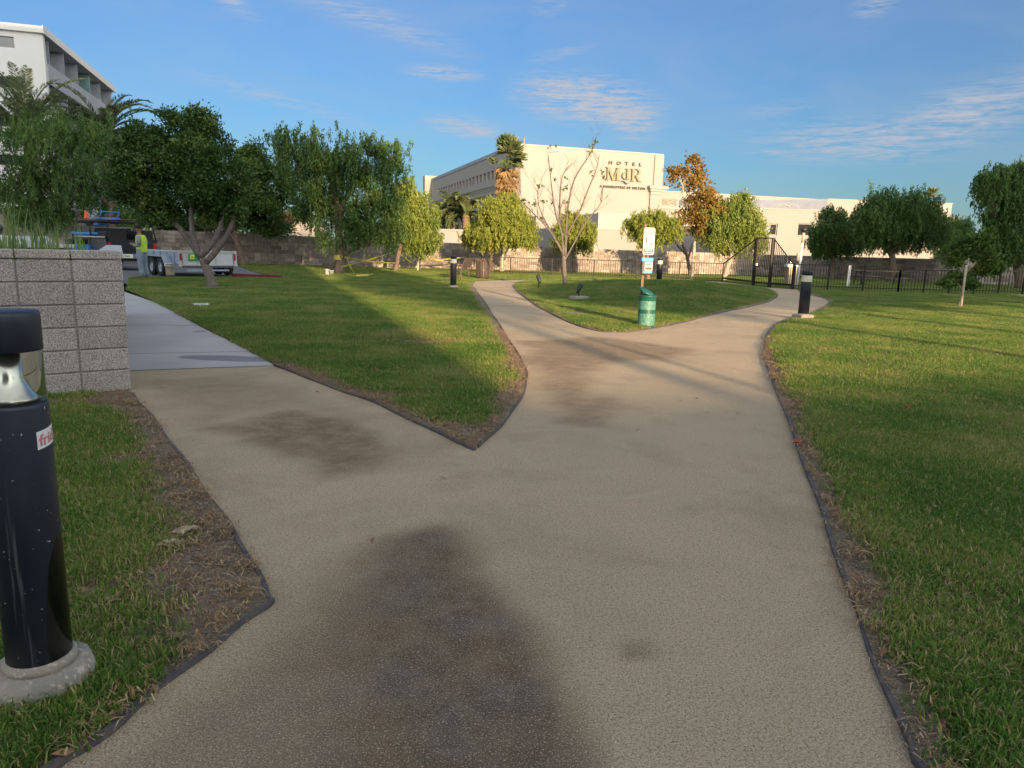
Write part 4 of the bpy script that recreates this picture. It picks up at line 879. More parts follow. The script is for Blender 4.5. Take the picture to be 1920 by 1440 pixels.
# ground spotlights
def spot(p, label, slab, sc_=1.0, az=0.6):
    e = empty('ground_spotlight', p, label, 'spotlight', 'garden spotlights on the mound', az)
    if slab: b = MB(); b.bbox((0,0,.03),(.46,.30,.08),None,.01); b.build('concrete_pad', M['concrete_old'], e, local=True)
    b = MB(); b.tube([(0,0,0),(0,0,.16)], .015, 6); b.build('stake', M['fence'], e, local=True)
    b = MB(); b.tube([(-.06,0,.15),(-.01,0,.24),(.05,0,.34),(.07,0,.37)], [.035,.055,.06,.068], 12); b.build('lamp_head', M['black_metal'], e, local=True)
def onm(x, y):
    p = G(x,y)
    for _ in range(6): p = G(x,y,float(hz(p.x,p.y)))
    return p
spot(onm(1085,560), 'small black spotlight on a pale concrete pad on the mound', True)
spot(onm(1010,539), 'smaller black spotlight without a pad, left of the bare tree', False, az=2.2)
# valve lids and cups, paper, hose of the lawn
b = MB(); p = G(378,574.5); b.bbox((p.x,p.y,.03),(.34,.42,.05),Matrix.Rotation(.5,3,'Z'),.01); tag(b.build('valve_lid', M['paper_white']), 'pale rectangular valve box lid set in the left lawn beside the footpath', 'valve lid')
b = MB(); p = G(352,567.5); b.bbox((p.x,p.y,.025),(.34,.34,.03),Matrix.Rotation(.4,3,'Z'),.01); tag(b.build('valve_lid', M['wood_grey']), 'dull valve box lid just behind the pale one in the left lawn', 'valve lid')
for (x,y,h_,lab) in ((613.5,516.5,.26,'taller white plastic bucket at the foot of the taped tree'),(622,515,.18,'shorter white plastic bucket beside the taped tree trunk')):
    p = G(x,y); e = empty('plastic_bucket', p, lab, 'bucket', 'white buckets by the taped tree'); b = MB(); b.lathe([(.085,0),(.10,h_),(.108,h_),(.108,h_+.015),(.09,h_+.015)], n=16); b.build('body', M['plastic_white'], e, local=True); b = MB(); b.tube([(.1*cos(t),.02,h_*.8+.05*sin(t)) for t in np.linspace(0,pi,8)], .004, 4); b.build('handle', M['steel'], e, local=True)
# crumpled paper: two folded pieces
for (x,y,sx_,lab) in ((318,1040,.06,'crumpled brown stained paper, the left piece of the pair by the path edging'),(350,1012,.055,'curled strip of crumpled paper, right piece of the pair by the path edging')):
    p = G(x,y); b = MB(); nA, nB = 16, 8
    for i in range(nA+1):
        for j in range(nB+1):
            s = i/nA; t = j/nB-.5; ang = s*(4.6 if x > 330 else 2.6)+(.3 if x>330 else 1.0)
            cx, cy = cos(ang)*sx_*.62, sin(ang)*sx_*.5; nzv = float(vnoise(np.array(i*.9+x), np.array(j*1.1), 3)); nz2 = float(vnoise(np.array(i*1.3), np.array(j*.8+x), 8))
            b.v.append((p.x+cx+cos(ang)*t*.045+(nzv-.5)*.022, p.y+cy+sin(ang)*t*.045+(nz2-.5)*.02, .034+.030*nzv*(1-abs(t))+.012*nz2))
    for i in range(nA):
        for j in range(nB): q = i*(nB+1)+j; b.face([q,q+1,q+nB+2,q+nB+1])
    o = b.build('crumpled_paper', M['paper']); tag(o, lab, 'paper', 'crumpled paper on the bare soil')
for (x,y,lab) in ((1702,772,'red fallen leaf lying in the middle of the right lawn'),(1497,841,'red fallen leaf on bare soil beside the right edging')):
    p = G(x,y); b = MB(); c = .045; b.v = [(p.x-c,p.y,.045),(p.x-.3*c,p.y+.6*c,.06),(p.x+c,p.y+.3*c,.05),(p.x+.7*c,p.y-.5*c,.065),(p.x,p.y-.3*c,.045),(p.x-.6*c,p.y-.6*c,.06)]; b.face([0,4,1]); b.face([1,4,2]); b.face([2,4,3]); b.face([0,5,4]); tag(b.build('fallen_leaf', M['leaf_red']), lab, 'leaf')
# ---------------------------------------------------------------- iron fence
fg = 'iron fence panels round the dog run'
def fence(pts, hts, label, name='metal_fence', sp=.115, post_at=None, extra=None, z0=.07, rails=True, budget=[0]):
    e = empty(name, pts[0], label, 'fence', fg)
    for i in range(len(pts)-1):
        a, b_ = pts[i], pts[i+1]; u = b_-a; L = u.length; u = u.normalized(); n = int(L/sp)
        for h_ in (0, 1):
            r = MB(); ha, hb = (hts[i], hts[i+1]) if h_ else (.16,.16)
            A, B = a+V(0,0,ha), b_+V(0,0,hb); w2 = V(-u.y,u.x,0)*.016; n0 = len(r.v); 
            for P_ in (A,B):
                for s_ in (-1,1):
                    for zz in (-.016,.016): r.v.append((P_.x+w2.x*s_, P_.y+w2.y*s_, P_.z+zz))
            for q in ((0,1,3,2),(4,6,7,5),(0,4,5,1),(2,3,7,6),(0,2,6,4),(1,5,7,3)): r.face([n0+j for j in q])
            r.build('rail', M['fence'], e)
        for k in range(1,n):
            t = k/n; p = a+u*(L*t); h_ = hts[i]*(1-t)+hts[i+1]*t; c = MB(); c.ob((p.x,p.y,0),(u.x,u.y),-.008,.008,-.008,.008,z0,h_-.01); c.build('picket', M['fence'], e)
    for j,p in enumerate(pts):
        c = MB(); c.ob((p.x,p.y,0),(1,0),-.03,.03,-.03,.03,0,hts[j]+.03); c.build('post', M['fence'], e)
    return e
def splitline(a, b, n): return [a+(b-a)*(k/n) for k in range(n+1)]
def topz(x,y,g): return at(x,y,g.y).z
fl = splitline(fence_a, fence_gl, 6); h0 = topz(880,481,fence_a); h1 = topz(1354,494,fence_gl)
fence(fl, [h0+(h1-h0)*k/6 for k in range(7)], 'long low iron fence behind the bare tree, from the litter bin to the gate')
hl = topz(1421,446.5,gate_l); hr = topz(1452,446.5,gate_r); he = topz(1490,499,gate_e)
ge = empty('garden_gate', gate_l, 'tall iron gate with two high posts where the path enters the fenced run', 'gate')
def gatepart(a, b_, ha, hb, nm, n, zlow=.10):
    u = (b_-a); L = u.length; u = u.normalized()
    for hA,hB in ((ha,hb),(.16,.16),(.45,.45) if nm == 'leaf' else (.2,.2)):
        r = MB(); A, B = a+V(0,0,hA), b_+V(0,0,hB); w2 = V(-u.y,u.x,0)*.02
        for P_ in (A,B):
            for s_ in (-1,1):
                for zz in (-.02,.02): r.v.append((P_.x+w2.x*s_, P_.y+w2.y*s_, P_.z+zz))
        for q in ((0,1,3,2),(4,6,7,5),(0,4,5,1),(2,3,7,6),(0,2,6,4),(1,5,7,3)): r.face(list(q))
        r.build('rail', M['fence'], ge)
    for k in range(1,n):
        t = k/n; p = a+u*(L*t); h_ = ha*(1-t)+hb*t; c = MB(); c.ob((p.x,p.y,0),(u.x,u.y),-.009,.009,-.009,.009,zlow,h_-.01); c.build('picket', M['fence'], ge)
gatepart(fence_gl, gate_l, h1, hl, 'wing', 18); gatepart(gate_l, gate_r, hl, hr, 'leaf', 10); gatepart(gate_r, gate_e, hr, he, 'wing', 13)
for p,h_,t in ((gate_l,hl,.06),(gate_r,hr,.06),(gate_e,he,.05)):
    c = MB(); c.ob((p.x,p.y,0),(1,0),-t,t,-t,t,0,h_+.02); c.build('post', M['fence'], ge)
c = MB(); p = gate_l+V(.03,-.10,.95); c.bbox((p.x,p.y,p.z),(.12,.06,.12),None,.01); lt = c.build('latch', M['chrome'], ge)
fr = [gate_e+(fence_r-gate_e)*k/3 for k in range(4)]
hfr = topz(1683,507,fence_r); hfe = topz(1916,508,fence_e); fence(fr, [1.02,1.05,1.08,hfr], 'iron fence from the gate to the double posts right of the right bollard')
f2 = [fence_r+(fence_e-fence_r)*k/5 for k in range(6)]
fence(f2, [hfr+(hfe-hfr)*k/5 for k in range(6)], 'iron fence running behind the staked sapling out of the photo on the right', sp=.14)
# picnic table behind the fence
pt = empty('picnic_table', G(1645,536), 'dark picnic table with benches behind the fence near the double posts', 'picnic table', rz=-.15)
for k in range(3): b = MB(); b.box((0,-.26+k*.26,.74),(2.6,.24,.05)); b.build('plank', M['rubber'], pt, local=True)
for s in (-.75,.75): b = MB(); b.box((0,s,.44),(2.6,.26,.05)); b.build('bench_seat', M['rubber'], pt, local=True)
for s in (-.95,.95): b = MB(); b.tube([(s,-.7,.0),(s,-.25,.72)], .03, 6); b.tube([(s,.7,0),(s,.25,.72)], .03, 6); b.tube([(s,-.75,.42),(s,.75,.42)], .03, 6); b.build('leg_frame', M['fence'], pt, local=True)
# white marker post
b = MB(); p = G(1589,538); b.bbox((p.x,p.y,.5),(.10,.10,1.0),None,.01); tag(b.build('marker_post', M['white_paint']), 'short white post behind the fence, left of the picnic table', 'post')
# white pole with lamp head and small box by the gate
wp = G(1493,541.5); we = empty('white_pole', wp, 'leaning white pole with a round dark lamp head between the gate and the bollard', 'pole')
tp = at(1505,455,wp.y); b = MB(); b.tube([wp, tp], .045, 10); b.build('pole', M['white_paint'], we)
q = at(1506,446,wp.y); b = MB(); b.tube([tp, q+V(0,0,.2)], .06, 8); b.build('sleeve', M['bark_pale'], we)
b = MB(); q = at(1507.5,431,wp.y); b.lathe([(.02,-.1),(.11,-.05),(.12,.05),(.02,.1)], (q.x,q.y,q.z), 14); b.build('lamp_head', M['sign_black'], we)
b = MB(); q = at(1501,482,wp.y); b.bbox((q.x-.02,q.y+.07,q.z),(.22,.12,.34),None,.02); b.build('control_box', M['tan_fountain'], we)
df = empty('drinking_fountain', G(1494,538)+V(0,.8,0), 'tan drinking fountain with a white basin just behind the gate post', 'fountain')
b = MB(); b.bbox((0,0,.42),(.42,.36,.84),None,.02); b.build('pedestal', M['tan_fountain'], df, local=True); b = MB(); b.bbox((0,0,.92),(.60,.42,.16),None,.04); b.build('basin', M['white_paint'], df, local=True)
b = MB(); b.tube([(-.1,0,1.0),(-.1,0,1.08),(-.02,0,1.10)], .015, 6); b.build('spout', M['chrome'], df, local=True)
# caution tape
T1, T2, T3 = G(636,512), G(744,508), G(783,506)
def tape(pts, label, wdt=.05):
    b = MB(); n = len(pts)
    for i,p in enumerate(pts): b.v += [tuple(p+V(0,.004*sin(i),-wdt/2*abs(cos(i*.35))-.01)), tuple(p+V(0,.02*cos(i*.5),wdt/2*abs(cos(i*.35))+.01))]
    for i in range(n-1): b.face([2*i,2*i+2,2*i+3,2*i+1])
    o = b.build('caution_tape', M['yellow']); tag(o, label, 'caution tape', 'yellow caution tape round the trees'); return o
def sag(a, b_, s, n=14): return [a+(b_-a)*(k/n)-V(0,0,s*4*(k/n)*(1-k/n)) for k in range(n+1)]
def aty(x,y,P): return at(x,y,P.y)
fr_ = V(0,-.28,0)
tape(sag(aty(642,480.5,T1)+fr_, aty(742,493,T2)+fr_, .06), 'upper yellow tape strip from the taped tree down to the pale leaning tree')
tape(sag(aty(642,500,T1)+fr_, aty(742,472,T2)+fr_, .03), 'yellow tape strip rising from the taped trunk to the pale tree')
tape(sag(aty(750,475,T2)+fr_, aty(778,495,T3)+fr_, .02), 'yellow tape dropping from the pale tree to the young stake')
tape(sag(aty(784,478,T3)+fr_, aty(848,491,T3)+fr_, .06), 'upper yellow tape running right from the young stake to the bollard')
tape(sag(aty(784,485,T3)+fr_, aty(875,481,T3)+fr_, .10), 'lower yellow tape running right from the young stake behind the bollard')
tape([aty(653,483,T1)+fr_, aty(656,492,T1)+fr_, aty(661,503,T1)+fr_, aty(670,512,T1)+fr_*2, G(680,517)+V(0,0,.08), G(695,519)+V(0,0,.06)], 'slack yellow tape falling from the trunk to the lawn right of the taped tree')
tape([G(648,516)+V(0,0,.06), G(668,520)+V(0,0,.07), G(690,520)+V(0,0,.10), G(700,517)+V(0,0,.07)], 'loose end of yellow tape lying on the lawn')
b = MB(); b.lathe([(.245,0),(.235,.22)], (T1.x,T1.y,.62), 14, cap=(False,False), wob=lambda t,z: .06*sin(3*t)); tag(b.build('tape_wrap', M['yellow']), 'yellow tape wound round the trunk of the big taped tree', 'caution tape')
tape(sag(aty(790,497,T3)+V(0,.1,0), aty(852,495,T3)+V(0,.1,0), .0), 'dull dark strap strung low behind the slim bollard').data.materials[0] = M['bark']
# ---------------------------------------------------------------- trailer
A0 = V(-12.15,26.0,0); vR = V(.70,.714,0); uF = V(-.74,.673,0)
tr = empty('utility_trailer', A0, 'open blue-grey utility trailer with white tailgate parked behind the leaning tree', 'trailer')
Wt, Lt = 2.05, 3.7
def tb_(name, a0,a1,b0,b1,z0,z1, mt, par=tr):
    """a = forward from the rear left corner, b = across towards the right"""
    b = MB(); p = [A0+uF*a+vR*bb for a in (a0,a1) for bb in (b0,b1)]
    for q in p: b.v += [(q.x,q.y,z0),(q.x,q.y,z1)]
    for f_ in ((0,1,3,2),(4,6,7,5),(0,4,5,1),(2,3,7,6),(0,2,6,4),(1,5,7,3)): b.face(list(f_))
    return b.build(name, mt, par)
tb_('deck',.05,Lt,0,Wt,.46,.52,M['trailer_blue'])
side = tb_('side_panel',.04,Lt,-.03,.0,.50,.90,M['trailer_blue']); tb_('side_panel',.04,Lt,Wt,Wt+.03,.50,.90,M['trailer_blue']); tb_('front_panel',Lt,Lt+.03,0,Wt,.5,.9,M['trailer_blue'])
tb_('top_rail',0,Lt+.05,-.05,.02,.90,.95,M['cap_conc']); tb_('top_rail',0,Lt+.05,Wt-.02,Wt+.05,.90,.95,M['cap_conc'])
for k in range(6): tb_('stake_pocket',.35+k*.62,.42+k*.62,-.06,-.03,.5,.90,M['trailer_blue'])
gt = tb_('tailgate',-.03,.02,.10,Wt-.10,.47,.90,M['trailer_white'])
for b0_,b1_,z0_,z1_ in ((.04,Wt-.04,.90,.95),(.04,Wt-.04,.42,.47)): tb_('gate_rail',-.06,.03,b0_,b1_,z0_,z1_,M['cap_conc'])
for b0_ in (-.04,Wt-.06): tb_('corner_post',-.06,.04,b0_,b0_+.10,.40,.97,M['cap_conc'])
for b0_ in (.62,1.28): tb_('gate_stile',-.055,-.031,b0_,b0_+.05,.47,.90,M['cap_conc'])
for b0_ in (-.02,Wt-.08):
    tb_('tail_light',-.085,-.061,b0_,b0_+.07,.62,.86,M['red'])
tb_('banner',-.062,-.056,.30,.72,.60,.86,M['dkgreen'])
fw_ = tb_('flower_print',-.066,-.0625,.34,.50,.66,.82,M['hivis'])
b = MB(); p = A0-uF*.068+vR*.42+V(0,0,.74); b.lathe([(.03,0),(.03,.004)], (0,0,0), 8); bb_ = []
o = b.build('flower_centre', M['orange'], tr, local=True); o.location = p-A0; o.rotation_euler = (radians(90),0,math.atan2(vR.y,vR.x))
tb_('rear_beam',-.05,.05,.1,Wt-.1,.34,.42,M['steel']); tb_('bumper',-.02,.04,.25,Wt-.25,.22,.28,M['trailer_blue'])
for b0_ in (.75,.88): tb_('marker_light',-.065,-.051,b0_,b0_+.06,.35,.41,M['red'])
def wheel(par, c, ax, r_=.36, w_=.22, rimm='chrome'):
    """tyre with its rim as a child; ax = axle direction"""
    rot = ax.to_track_quat('Z','Y').to_euler(); b = MB(); b.lathe([(r_*.62,-w_/2),(r_*.93,-w_/2),(r_,-w_*.35),(r_,w_*.35),(r_*.93,w_/2),(r_*.62,w_/2),(r_*.58,0)], n=24, cap=(False,False)); b.face([i for i in range(24)][::-1]) if False else None
    t = b.build('tyre', M['rubber'], par, local=True); t.location = c-rootloc(par); t.rotation_euler = rot
    b = MB(); b.lathe([(r_*.62,-w_*.4),(r_*.60,-w_*.1),(r_*.25,-w_*.15),(r_*.2,-w_*.35),(.01,-w_*.36)], n=20, cap=(False,False)); b.lathe([(r_*.62,w_*.4),(r_*.60,w_*.1),(r_*.25,w_*.15),(r_*.2,w_*.35),(.01,w_*.36)], n=20, cap=(False,False)); b.build('rim', M[rimm], t, local=True)
for a_ in (1.05,1.85):
    for b0_ in (-.20,Wt+.20): wheel(tr, A0+uF*a_+vR*b0_+V(0,0,.35), vR, .34, .20, 'trailer_blue')
for b0_,b1_ in ((-.34,-.05),(Wt+.05,Wt+.34)):
    tb_('fender',.75,2.2,b0_,b1_,.72,.76,M['trailer_blue'])
    b = MB(); 
    for (a0,z0_,a1,z1_) in ((.48,.38,.75,.74),(2.2,.74,2.45,.38)):
        P4 = [A0+uF*a0+vR*b0_+V(0,0,z0_), A0+uF*a0+vR*b1_+V(0,0,z0_), A0+uF*a1+vR*b1_+V(0,0,z1_), A0+uF*a1+vR*b0_+V(0,0,z1_)]; b.v += [tuple(q) for q in P4]+[tuple(q+V(0,0,.03)) for q in P4]; k = len(b.v)-8
        for f_ in ((0,3,2,1),(4,5,6,7),(0,1,5,4),(2,3,7,6),(1,2,6,5),(0,4,7,3)): b.face([k+j for j in f_])
    b.build('fender_slope', M['trailer_blue'], tr)
tb_('mud_flap',.40,.43,-.34,-.05,.06,.36,M['wood_grey'])
pp = tb_('number_plate',.44,.46,-.36,-.03,.38,.50,M['sign_white'])
Mp = Matrix.Translation(A0+uF*.437-vR*.33+V(0,0,.41)-A0) @ Matrix.Rotation(math.atan2(vR.y,vR.x),4,'Z') @ FACE
text_mesh('lettering','4BA9827',.075,M['sign_black'],Mp,pp,.001,.001)
tb_('drawbar',Lt,Lt+1.1,Wt/2-.04,Wt/2+.04,.42,.50,M['steel'])
# ---------------------------------------------------------------- pickup truck with rack
B0 = V(-16.75,29.6,0)
tk = empty('pickup_truck', B0, 'black work pickup with loaded overhead rack, half hidden behind the planter', 'truck')
def kb_(name, a0,a1,b0,b1,z0,z1, mt, par=tk, taper=0):
    b = MB()
    for a,tz in ((a0,0),(a1,taper)):
        for bb in (b0,b1):
            q = B0+uF*a+vR*bb; b.v += [(q.x,q.y,z0),(q.x,q.y,z1-tz)]
    for f_ in ((0,1,3,2),(4,6,7,5),(0,4,5,1),(2,3,7,6),(0,2,6,4),(1,5,7,3)): b.face(list(f_))
    return b.build(name, mt, par)
kb_('tailgate',0,.06,.02,1.88,.72,1.28,M['truck_black']); kb_('bed_side',.06,2.1,-.02,.06,.68,1.30,M['truck_black']); kb_('bed_side',.06,2.1,1.84,1.92,.68,1.30,M['truck_black']); kb_('bed_floor',.06,2.1,.06,1.84,.66,.74,M['truck_black'])
bump = kb_('rear_bumper',-.16,.0,-.02,1.92,.50,.70,M['chrome']); kb_('chassis',0,5.2,.3,1.6,.40,.64,M['fence'])
pl_ = kb_('number_plate',-.18,-.165,.50,.86,.53,.68,M['sign_white']); Mp = Matrix.Translation(uF*-.185+vR*.53+V(0,0,.57)) @ Matrix.Rotation(math.atan2(vR.y,vR.x),4,'Z') @ FACE; text_mesh('lettering','7S4BL',.09,M['sign_black'],Mp,pl_,.001,.001)
for b0_ in (.0,1.76): kb_('tail_light',-.015,.0,b0_,b0_+.12,.80,1.15,M['red'])
# cab with glass
def prism(name, prof, b0, b1, mt, par=tk):
    b = MB(); n = len(prof)
    for bb in (b0,b1):
        for a,z in prof: q = B0+uF*a+vR*bb; b.v.append((q.x,q.y,z))
    b.face(list(range(n))[::-1]); b.face(list(range(n,2*n)))
    for i in range(n): j = (i+1)%n; b.face([i,j,n+j,n+i])
    return b.build(name, mt, par)
prism('cab',[(2.1,.5),(2.1,1.28),(2.2,1.80),(3.6,1.82),(4.1,1.30),(5.5,1.18),(5.6,.6),(5.5,.5)],0,1.9,M['truck_black'])
prism('side_window',[(2.35,1.30),(2.42,1.72),(3.0,1.74),(3.0,1.30)],-.012,-.004,M['glass']); prism('side_window',[(3.08,1.30),(3.08,1.74),(3.52,1.74),(3.88,1.34)],-.012,-.004,M['glass']); kb_('rear_window',2.07,2.095,.25,1.65,1.32,1.74,M['glass'])
dr = prism('door',[(3.05,.62),(3.05,1.28),(3.95,1.28),(3.95,.62)],-.02,-.005,M['truck_black']); kb_('door_handle',3.15,3.32,-.04,-.021,1.12,1.16,M['chrome'],dr)
kb_('running_board',2.3,4.0,-.12,.0,.42,.48,M['chrome']); kb_('tool_shelf',.3,3.0,-.32,.0,1.34,1.39,M['cap_conc'])
kb_('tool_box',.1,1.4,.1,.75,1.28,1.62,M['fence']); kb_('tool_box',.1,1.4,1.15,1.8,1.28,1.66,M['fence'])
for a_ in (.95,4.6):
    for b0_ in (.02,1.88): wheel(tk, B0+uF*a_+vR*b0_+V(0,0,.38), vR, .38, .24)
# rack
for a_ in (.05,2.0,3.9):
    b = MB(); P_ = [B0+uF*a_+vR*-.02+V(0,0,1.2), B0+uF*(a_+.1)+vR*.10+V(0,0,1.98), B0+uF*(a_+.1)+vR*1.80+V(0,0,1.98), B0+uF*a_+vR*1.92+V(0,0,1.2)]; b.tube(P_, .03, 6); b.build('rack_hoop', M['fence'], tk)
for b0_ in (.10,1.80): b = MB(); b.tube([B0+uF*-.1+vR*b0_+V(0,0,2.02), B0+uF*4.6+vR*b0_+V(0,0,2.02)], .028, 6); b.build('rack_rail', M['fence'], tk)
lad = empty('ladder', B0+uF*.2+vR*.5+V(0,0,2.05), 'long dark ladder lying flat on top of the pickup rack', 'ladder')
for b0_ in (.45,.95): b = MB(); b.tube([B0+uF*-.4+vR*b0_+V(0,0,2.085), B0+uF*4.9+vR*b0_+V(0,0,2.085)], .034, 4); b.build('stile', M['dark_slat'], lad)
for k in range(15): b = MB(); b.tube([B0+uF*(-.2+k*.34)+vR*.45+V(0,0,2.085), B0+uF*(-.2+k*.34)+vR*.95+V(0,0,2.085)], .018, 6); b.build('rung', M['dark_slat'], lad)
hand = empty('push_cart', B0+uF*1.9+vR*.6+V(0,0,2.1), 'bright blue folded hand cart strapped on top of the pickup rack', 'cart')
kb_('deck',1.7,2.7,.35,1.1,2.13,2.19,M['blue'],hand); kb_('hood',2.6,3.1,.5,1.0,1.86,1.96,M['blue'],hand)
for b0_ in (.35,1.05): b = MB(); b.tube([B0+uF*1.75+vR*b0_+V(0,0,2.17), B0+uF*1.6+vR*b0_+V(0,0,2.42)], .025, 6); b.build('handle', M['blue'], hand)
b = MB(); b.tube([B0+uF*1.6+vR*.35+V(0,0,2.42), B0+uF*1.6+vR*1.05+V(0,0,2.42)], .025, 6); b.build('cross_bar', M['blue'], hand)
b = MB(); q0 = B0+uF*3.3+vR*.2
for k in range(4): c = q0+uF*k*.12+V(0,0,2.14); b.lathe([(.10,0),(.04,.28)], tuple(c), 10)
bc_ = B0+uF*3.2+vR*.25+V(0,0,2.14); b = MB(); b.lathe([(.13,0),(.13,.02),(.08,.03),(.03,.36),(.02,.36)], tuple(bc_), 12); tag(b.build('traffic_cone', M['orange']), 'orange traffic cone strapped to the front of the pickup rack', 'traffic cone')
bc_ = bc_+uF*.5+vR*.2; b = MB(); b.lathe([(.13,0),(.13,.02),(.08,.03),(.03,.30),(.02,.30)], tuple(bc_), 12); tag(b.build('traffic_cone', M['orange']), 'second orange cone on the rack, further left and shorter', 'traffic cone')
bw = empty('parked_machine', at(172,470,31.5)*1.0, 'dark blue ride-on machine beside the pickup, with a blue hood', 'machine'); bw.location.z = 0; q = bw.location
b = MB(); b.bbox((0,0,.75),(1.3,.9,.55),None,.1); b.build('body', M['blue'], bw, local=True); b = MB(); b.bbox((.1,0,1.48),(1.35,.95,.12),None,.05); b.build('canopy', M['blue'], bw, local=True)
for s in (-.55,.6): b = MB(); b.tube([(s,-.38,1.0),(s,-.38,1.45)], .03, 6); b.tube([(s,.38,1.0),(s,.38,1.45)], .03, 6); b.build('canopy_frame', M['fence'], bw, local=True)
for s in (-.45,.5): wheel(bw, Vector(q)+V(s,-.5,.33), V(0,1,0), .33, .2)
b = MB(); b.bbox((-.3,0,1.1),(.4,.4,.3),None,.06); b.build('seat', M['sign_black'], bw, local=True)
# ---------------------------------------------------------------- buildings
def frame_poly(name, mt, parent, o, u, quad_b, rects, depth=.25):
    pass
def wall_with_holes(b, o, u, b0, b1, L, H, holes, z0=0):
    """wall slab along u with rectangular holes (a0,a1,z0,z1) cut as real openings"""
    xs = sorted({0.0, L}|{h[0] for h in holes}|{h[1] for h in holes}); zs = sorted({z0, H}|{h[2] for h in holes}|{h[3] for h in holes})
    for i in range(len(xs)-1):
        j = 0
        while j < len(zs)-1:
            def solid(j): 
                cx = (xs[i]+xs[i+1])/2; cz = (zs[j]+zs[j+1])/2
                return not any(h[0] < cx < h[1] and h[2] < cz < h[3] for h in holes)
            if not solid(j): j += 1; continue
            k = j
            while k+1 < len(zs)-1 and solid(k+1): k += 1
            b.ob(o, u, xs[i], xs[i+1], b0, b1, zs[j], zs[k+1]); j = k+1
def win(parent, o, u, a0, a1, z0, z1, inset, frame_mt, glass_mt, th=.06, mull=0, nm='window', fw=.08):
    """window = frame (part) + pane (sub-part), set back from the wall face by inset (b axis negative = outwards)"""
    f = MB()
    for (x0,x1,y0,y1) in ((a0,a1,z0,z0+fw),(a0,a1,z1-fw,z1),(a0,a0+fw,z0+fw,z1-fw),(a1-fw,a1,z0+fw,z1-fw)): f.ob(o,u,x0,x1,inset,inset+th,y0,y1)
    for k in range(mull): x = a0+(a1-a0)*(k+1)/(mull+1); f.ob(o,u,x-.04,x+.04,inset+.003,inset+th-.003,z0+fw,z1-fw)
    w_ = f.build(nm, frame_mt, parent); g = MB(); g.ob(o,u,a0+fw*.5,a1-fw*.5,inset+.02,inset+.03,z0+fw*.5,z1-fw*.5); g.build('pane', glass_mt, w_); return w_
# hotel main block
HC = at(962,455,110.0); HC.z = 0
uF_ = Vector((23.4,7.5,0)).normalized(); uS = V(-uF_.y*1.0,uF_.x,0); HH = 16.35; HL = 24.6; SL = 66.0
ho = empty('hotel_building', HC, 'large white hotel block with raised lettering on its tall windowless front wall', 'hotel')
b = MB(); b.ob(HC, uF_, 0, HL, 0, .4, 0, HH); b.build('front_wall', M['stucco'], ho)
b = MB(); b.ob(HC, uF_, -.08, HL+.02, -.06, .5, HH, HH+.22); b.ob(HC, uS, .5, SL, -.06, .45, HH, HH+.22) if False else None; b.build('roof_edge', M['trim'], ho)
# side wall facing left, rows of deep recessed windows. frame: along uS from corner, outward = left normal of uS = -uF
rows = [(12.35,13.75),(8.3,10.0),(4.6,6.4),(1.2,3.0)]
cols = [6.4+2.55*k for k in range(20)]
holes = []
for (z0,z1) in rows:
    for a in cols: holes.append((a,a+1.75,z0,z1))
holes.append((.9,4.7,6.9,10.6))
b = MB(); wall_with_holes(b, HC, uS, -.9, 0, SL, HH, holes); b.v = b.v
side_w = b.build('side_wall', M['stucco2'], ho)
b = MB(); b.ob(HC, uS, .3, SL-.3, -1.0, -.92, 0.2, HH-.2); b.build('inner_wall', M['grey_trim'], ho)
for (z0,z1) in rows[:3]:
    for a in cols:
        f = MB(); f.ob(HC,uS,a+.02,a+1.73,-.75,-.70,z0+.02,z0+.10); f.ob(HC,uS,a+.02,a+1.73,-.75,-.70,z1-.10,z1-.02); f.ob(HC,uS,a+.82,a+.90,-.75,-.70,z0+.1,z1-.1); ww = f.build('window', M['trim'], ho)
        g = MB(); g.ob(HC,uS,a+.01,a+1.74,-.80,-.76,z0+.01,z1-.01); g.build('pane', M['glass'], ww)
b = MB(); b.ob(HC,uS,.92,4.68,-.85,-.80,6.92,10.58); b.build('large_pane', M['glass'], ho)
for (z0,z1,o_) in ((11.15,11.45,.34),(11.45,11.8,.22),(10.85,11.15,.18),(10.55,10.85,.08)):
    b = MB(); b.ob(HC,uS,-.0,SL,0.003,o_,z0,z1); b.build('cornice', M['trim'], ho)
b = MB(); b.ob(HC,uS,-.02,SL,.002,.12,HH-.35,HH+.22); b.build('roof_edge', M['grey_trim'], ho)
b = MB(); b.ob(HC,uS,SL-1.8,SL+.4,-6,1.6,0,HH+.9); b.build('end_pier', M['stucco'], ho)
b = MB(); b.ob(HC,uF_,.5,HL,SL-.5,SL,0,HH); b.ob(HC,uF_,HL-.4,HL,.5,SL-1,0,HH); b.poly([tuple(HC+uF_*.3+uS*.3+V(0,0,HH-.05)),tuple(HC+uF_*(HL-.1)+uS*.3+V(0,0,HH-.05)),tuple(HC+uF_*(HL-.1)+uS*(SL-.2)+V(0,0,HH-.05)),tuple(HC+uF_*.3+uS*(SL-.2)+V(0,0,HH-.05))]); b.build('rear_walls', M['stucco2'], ho)
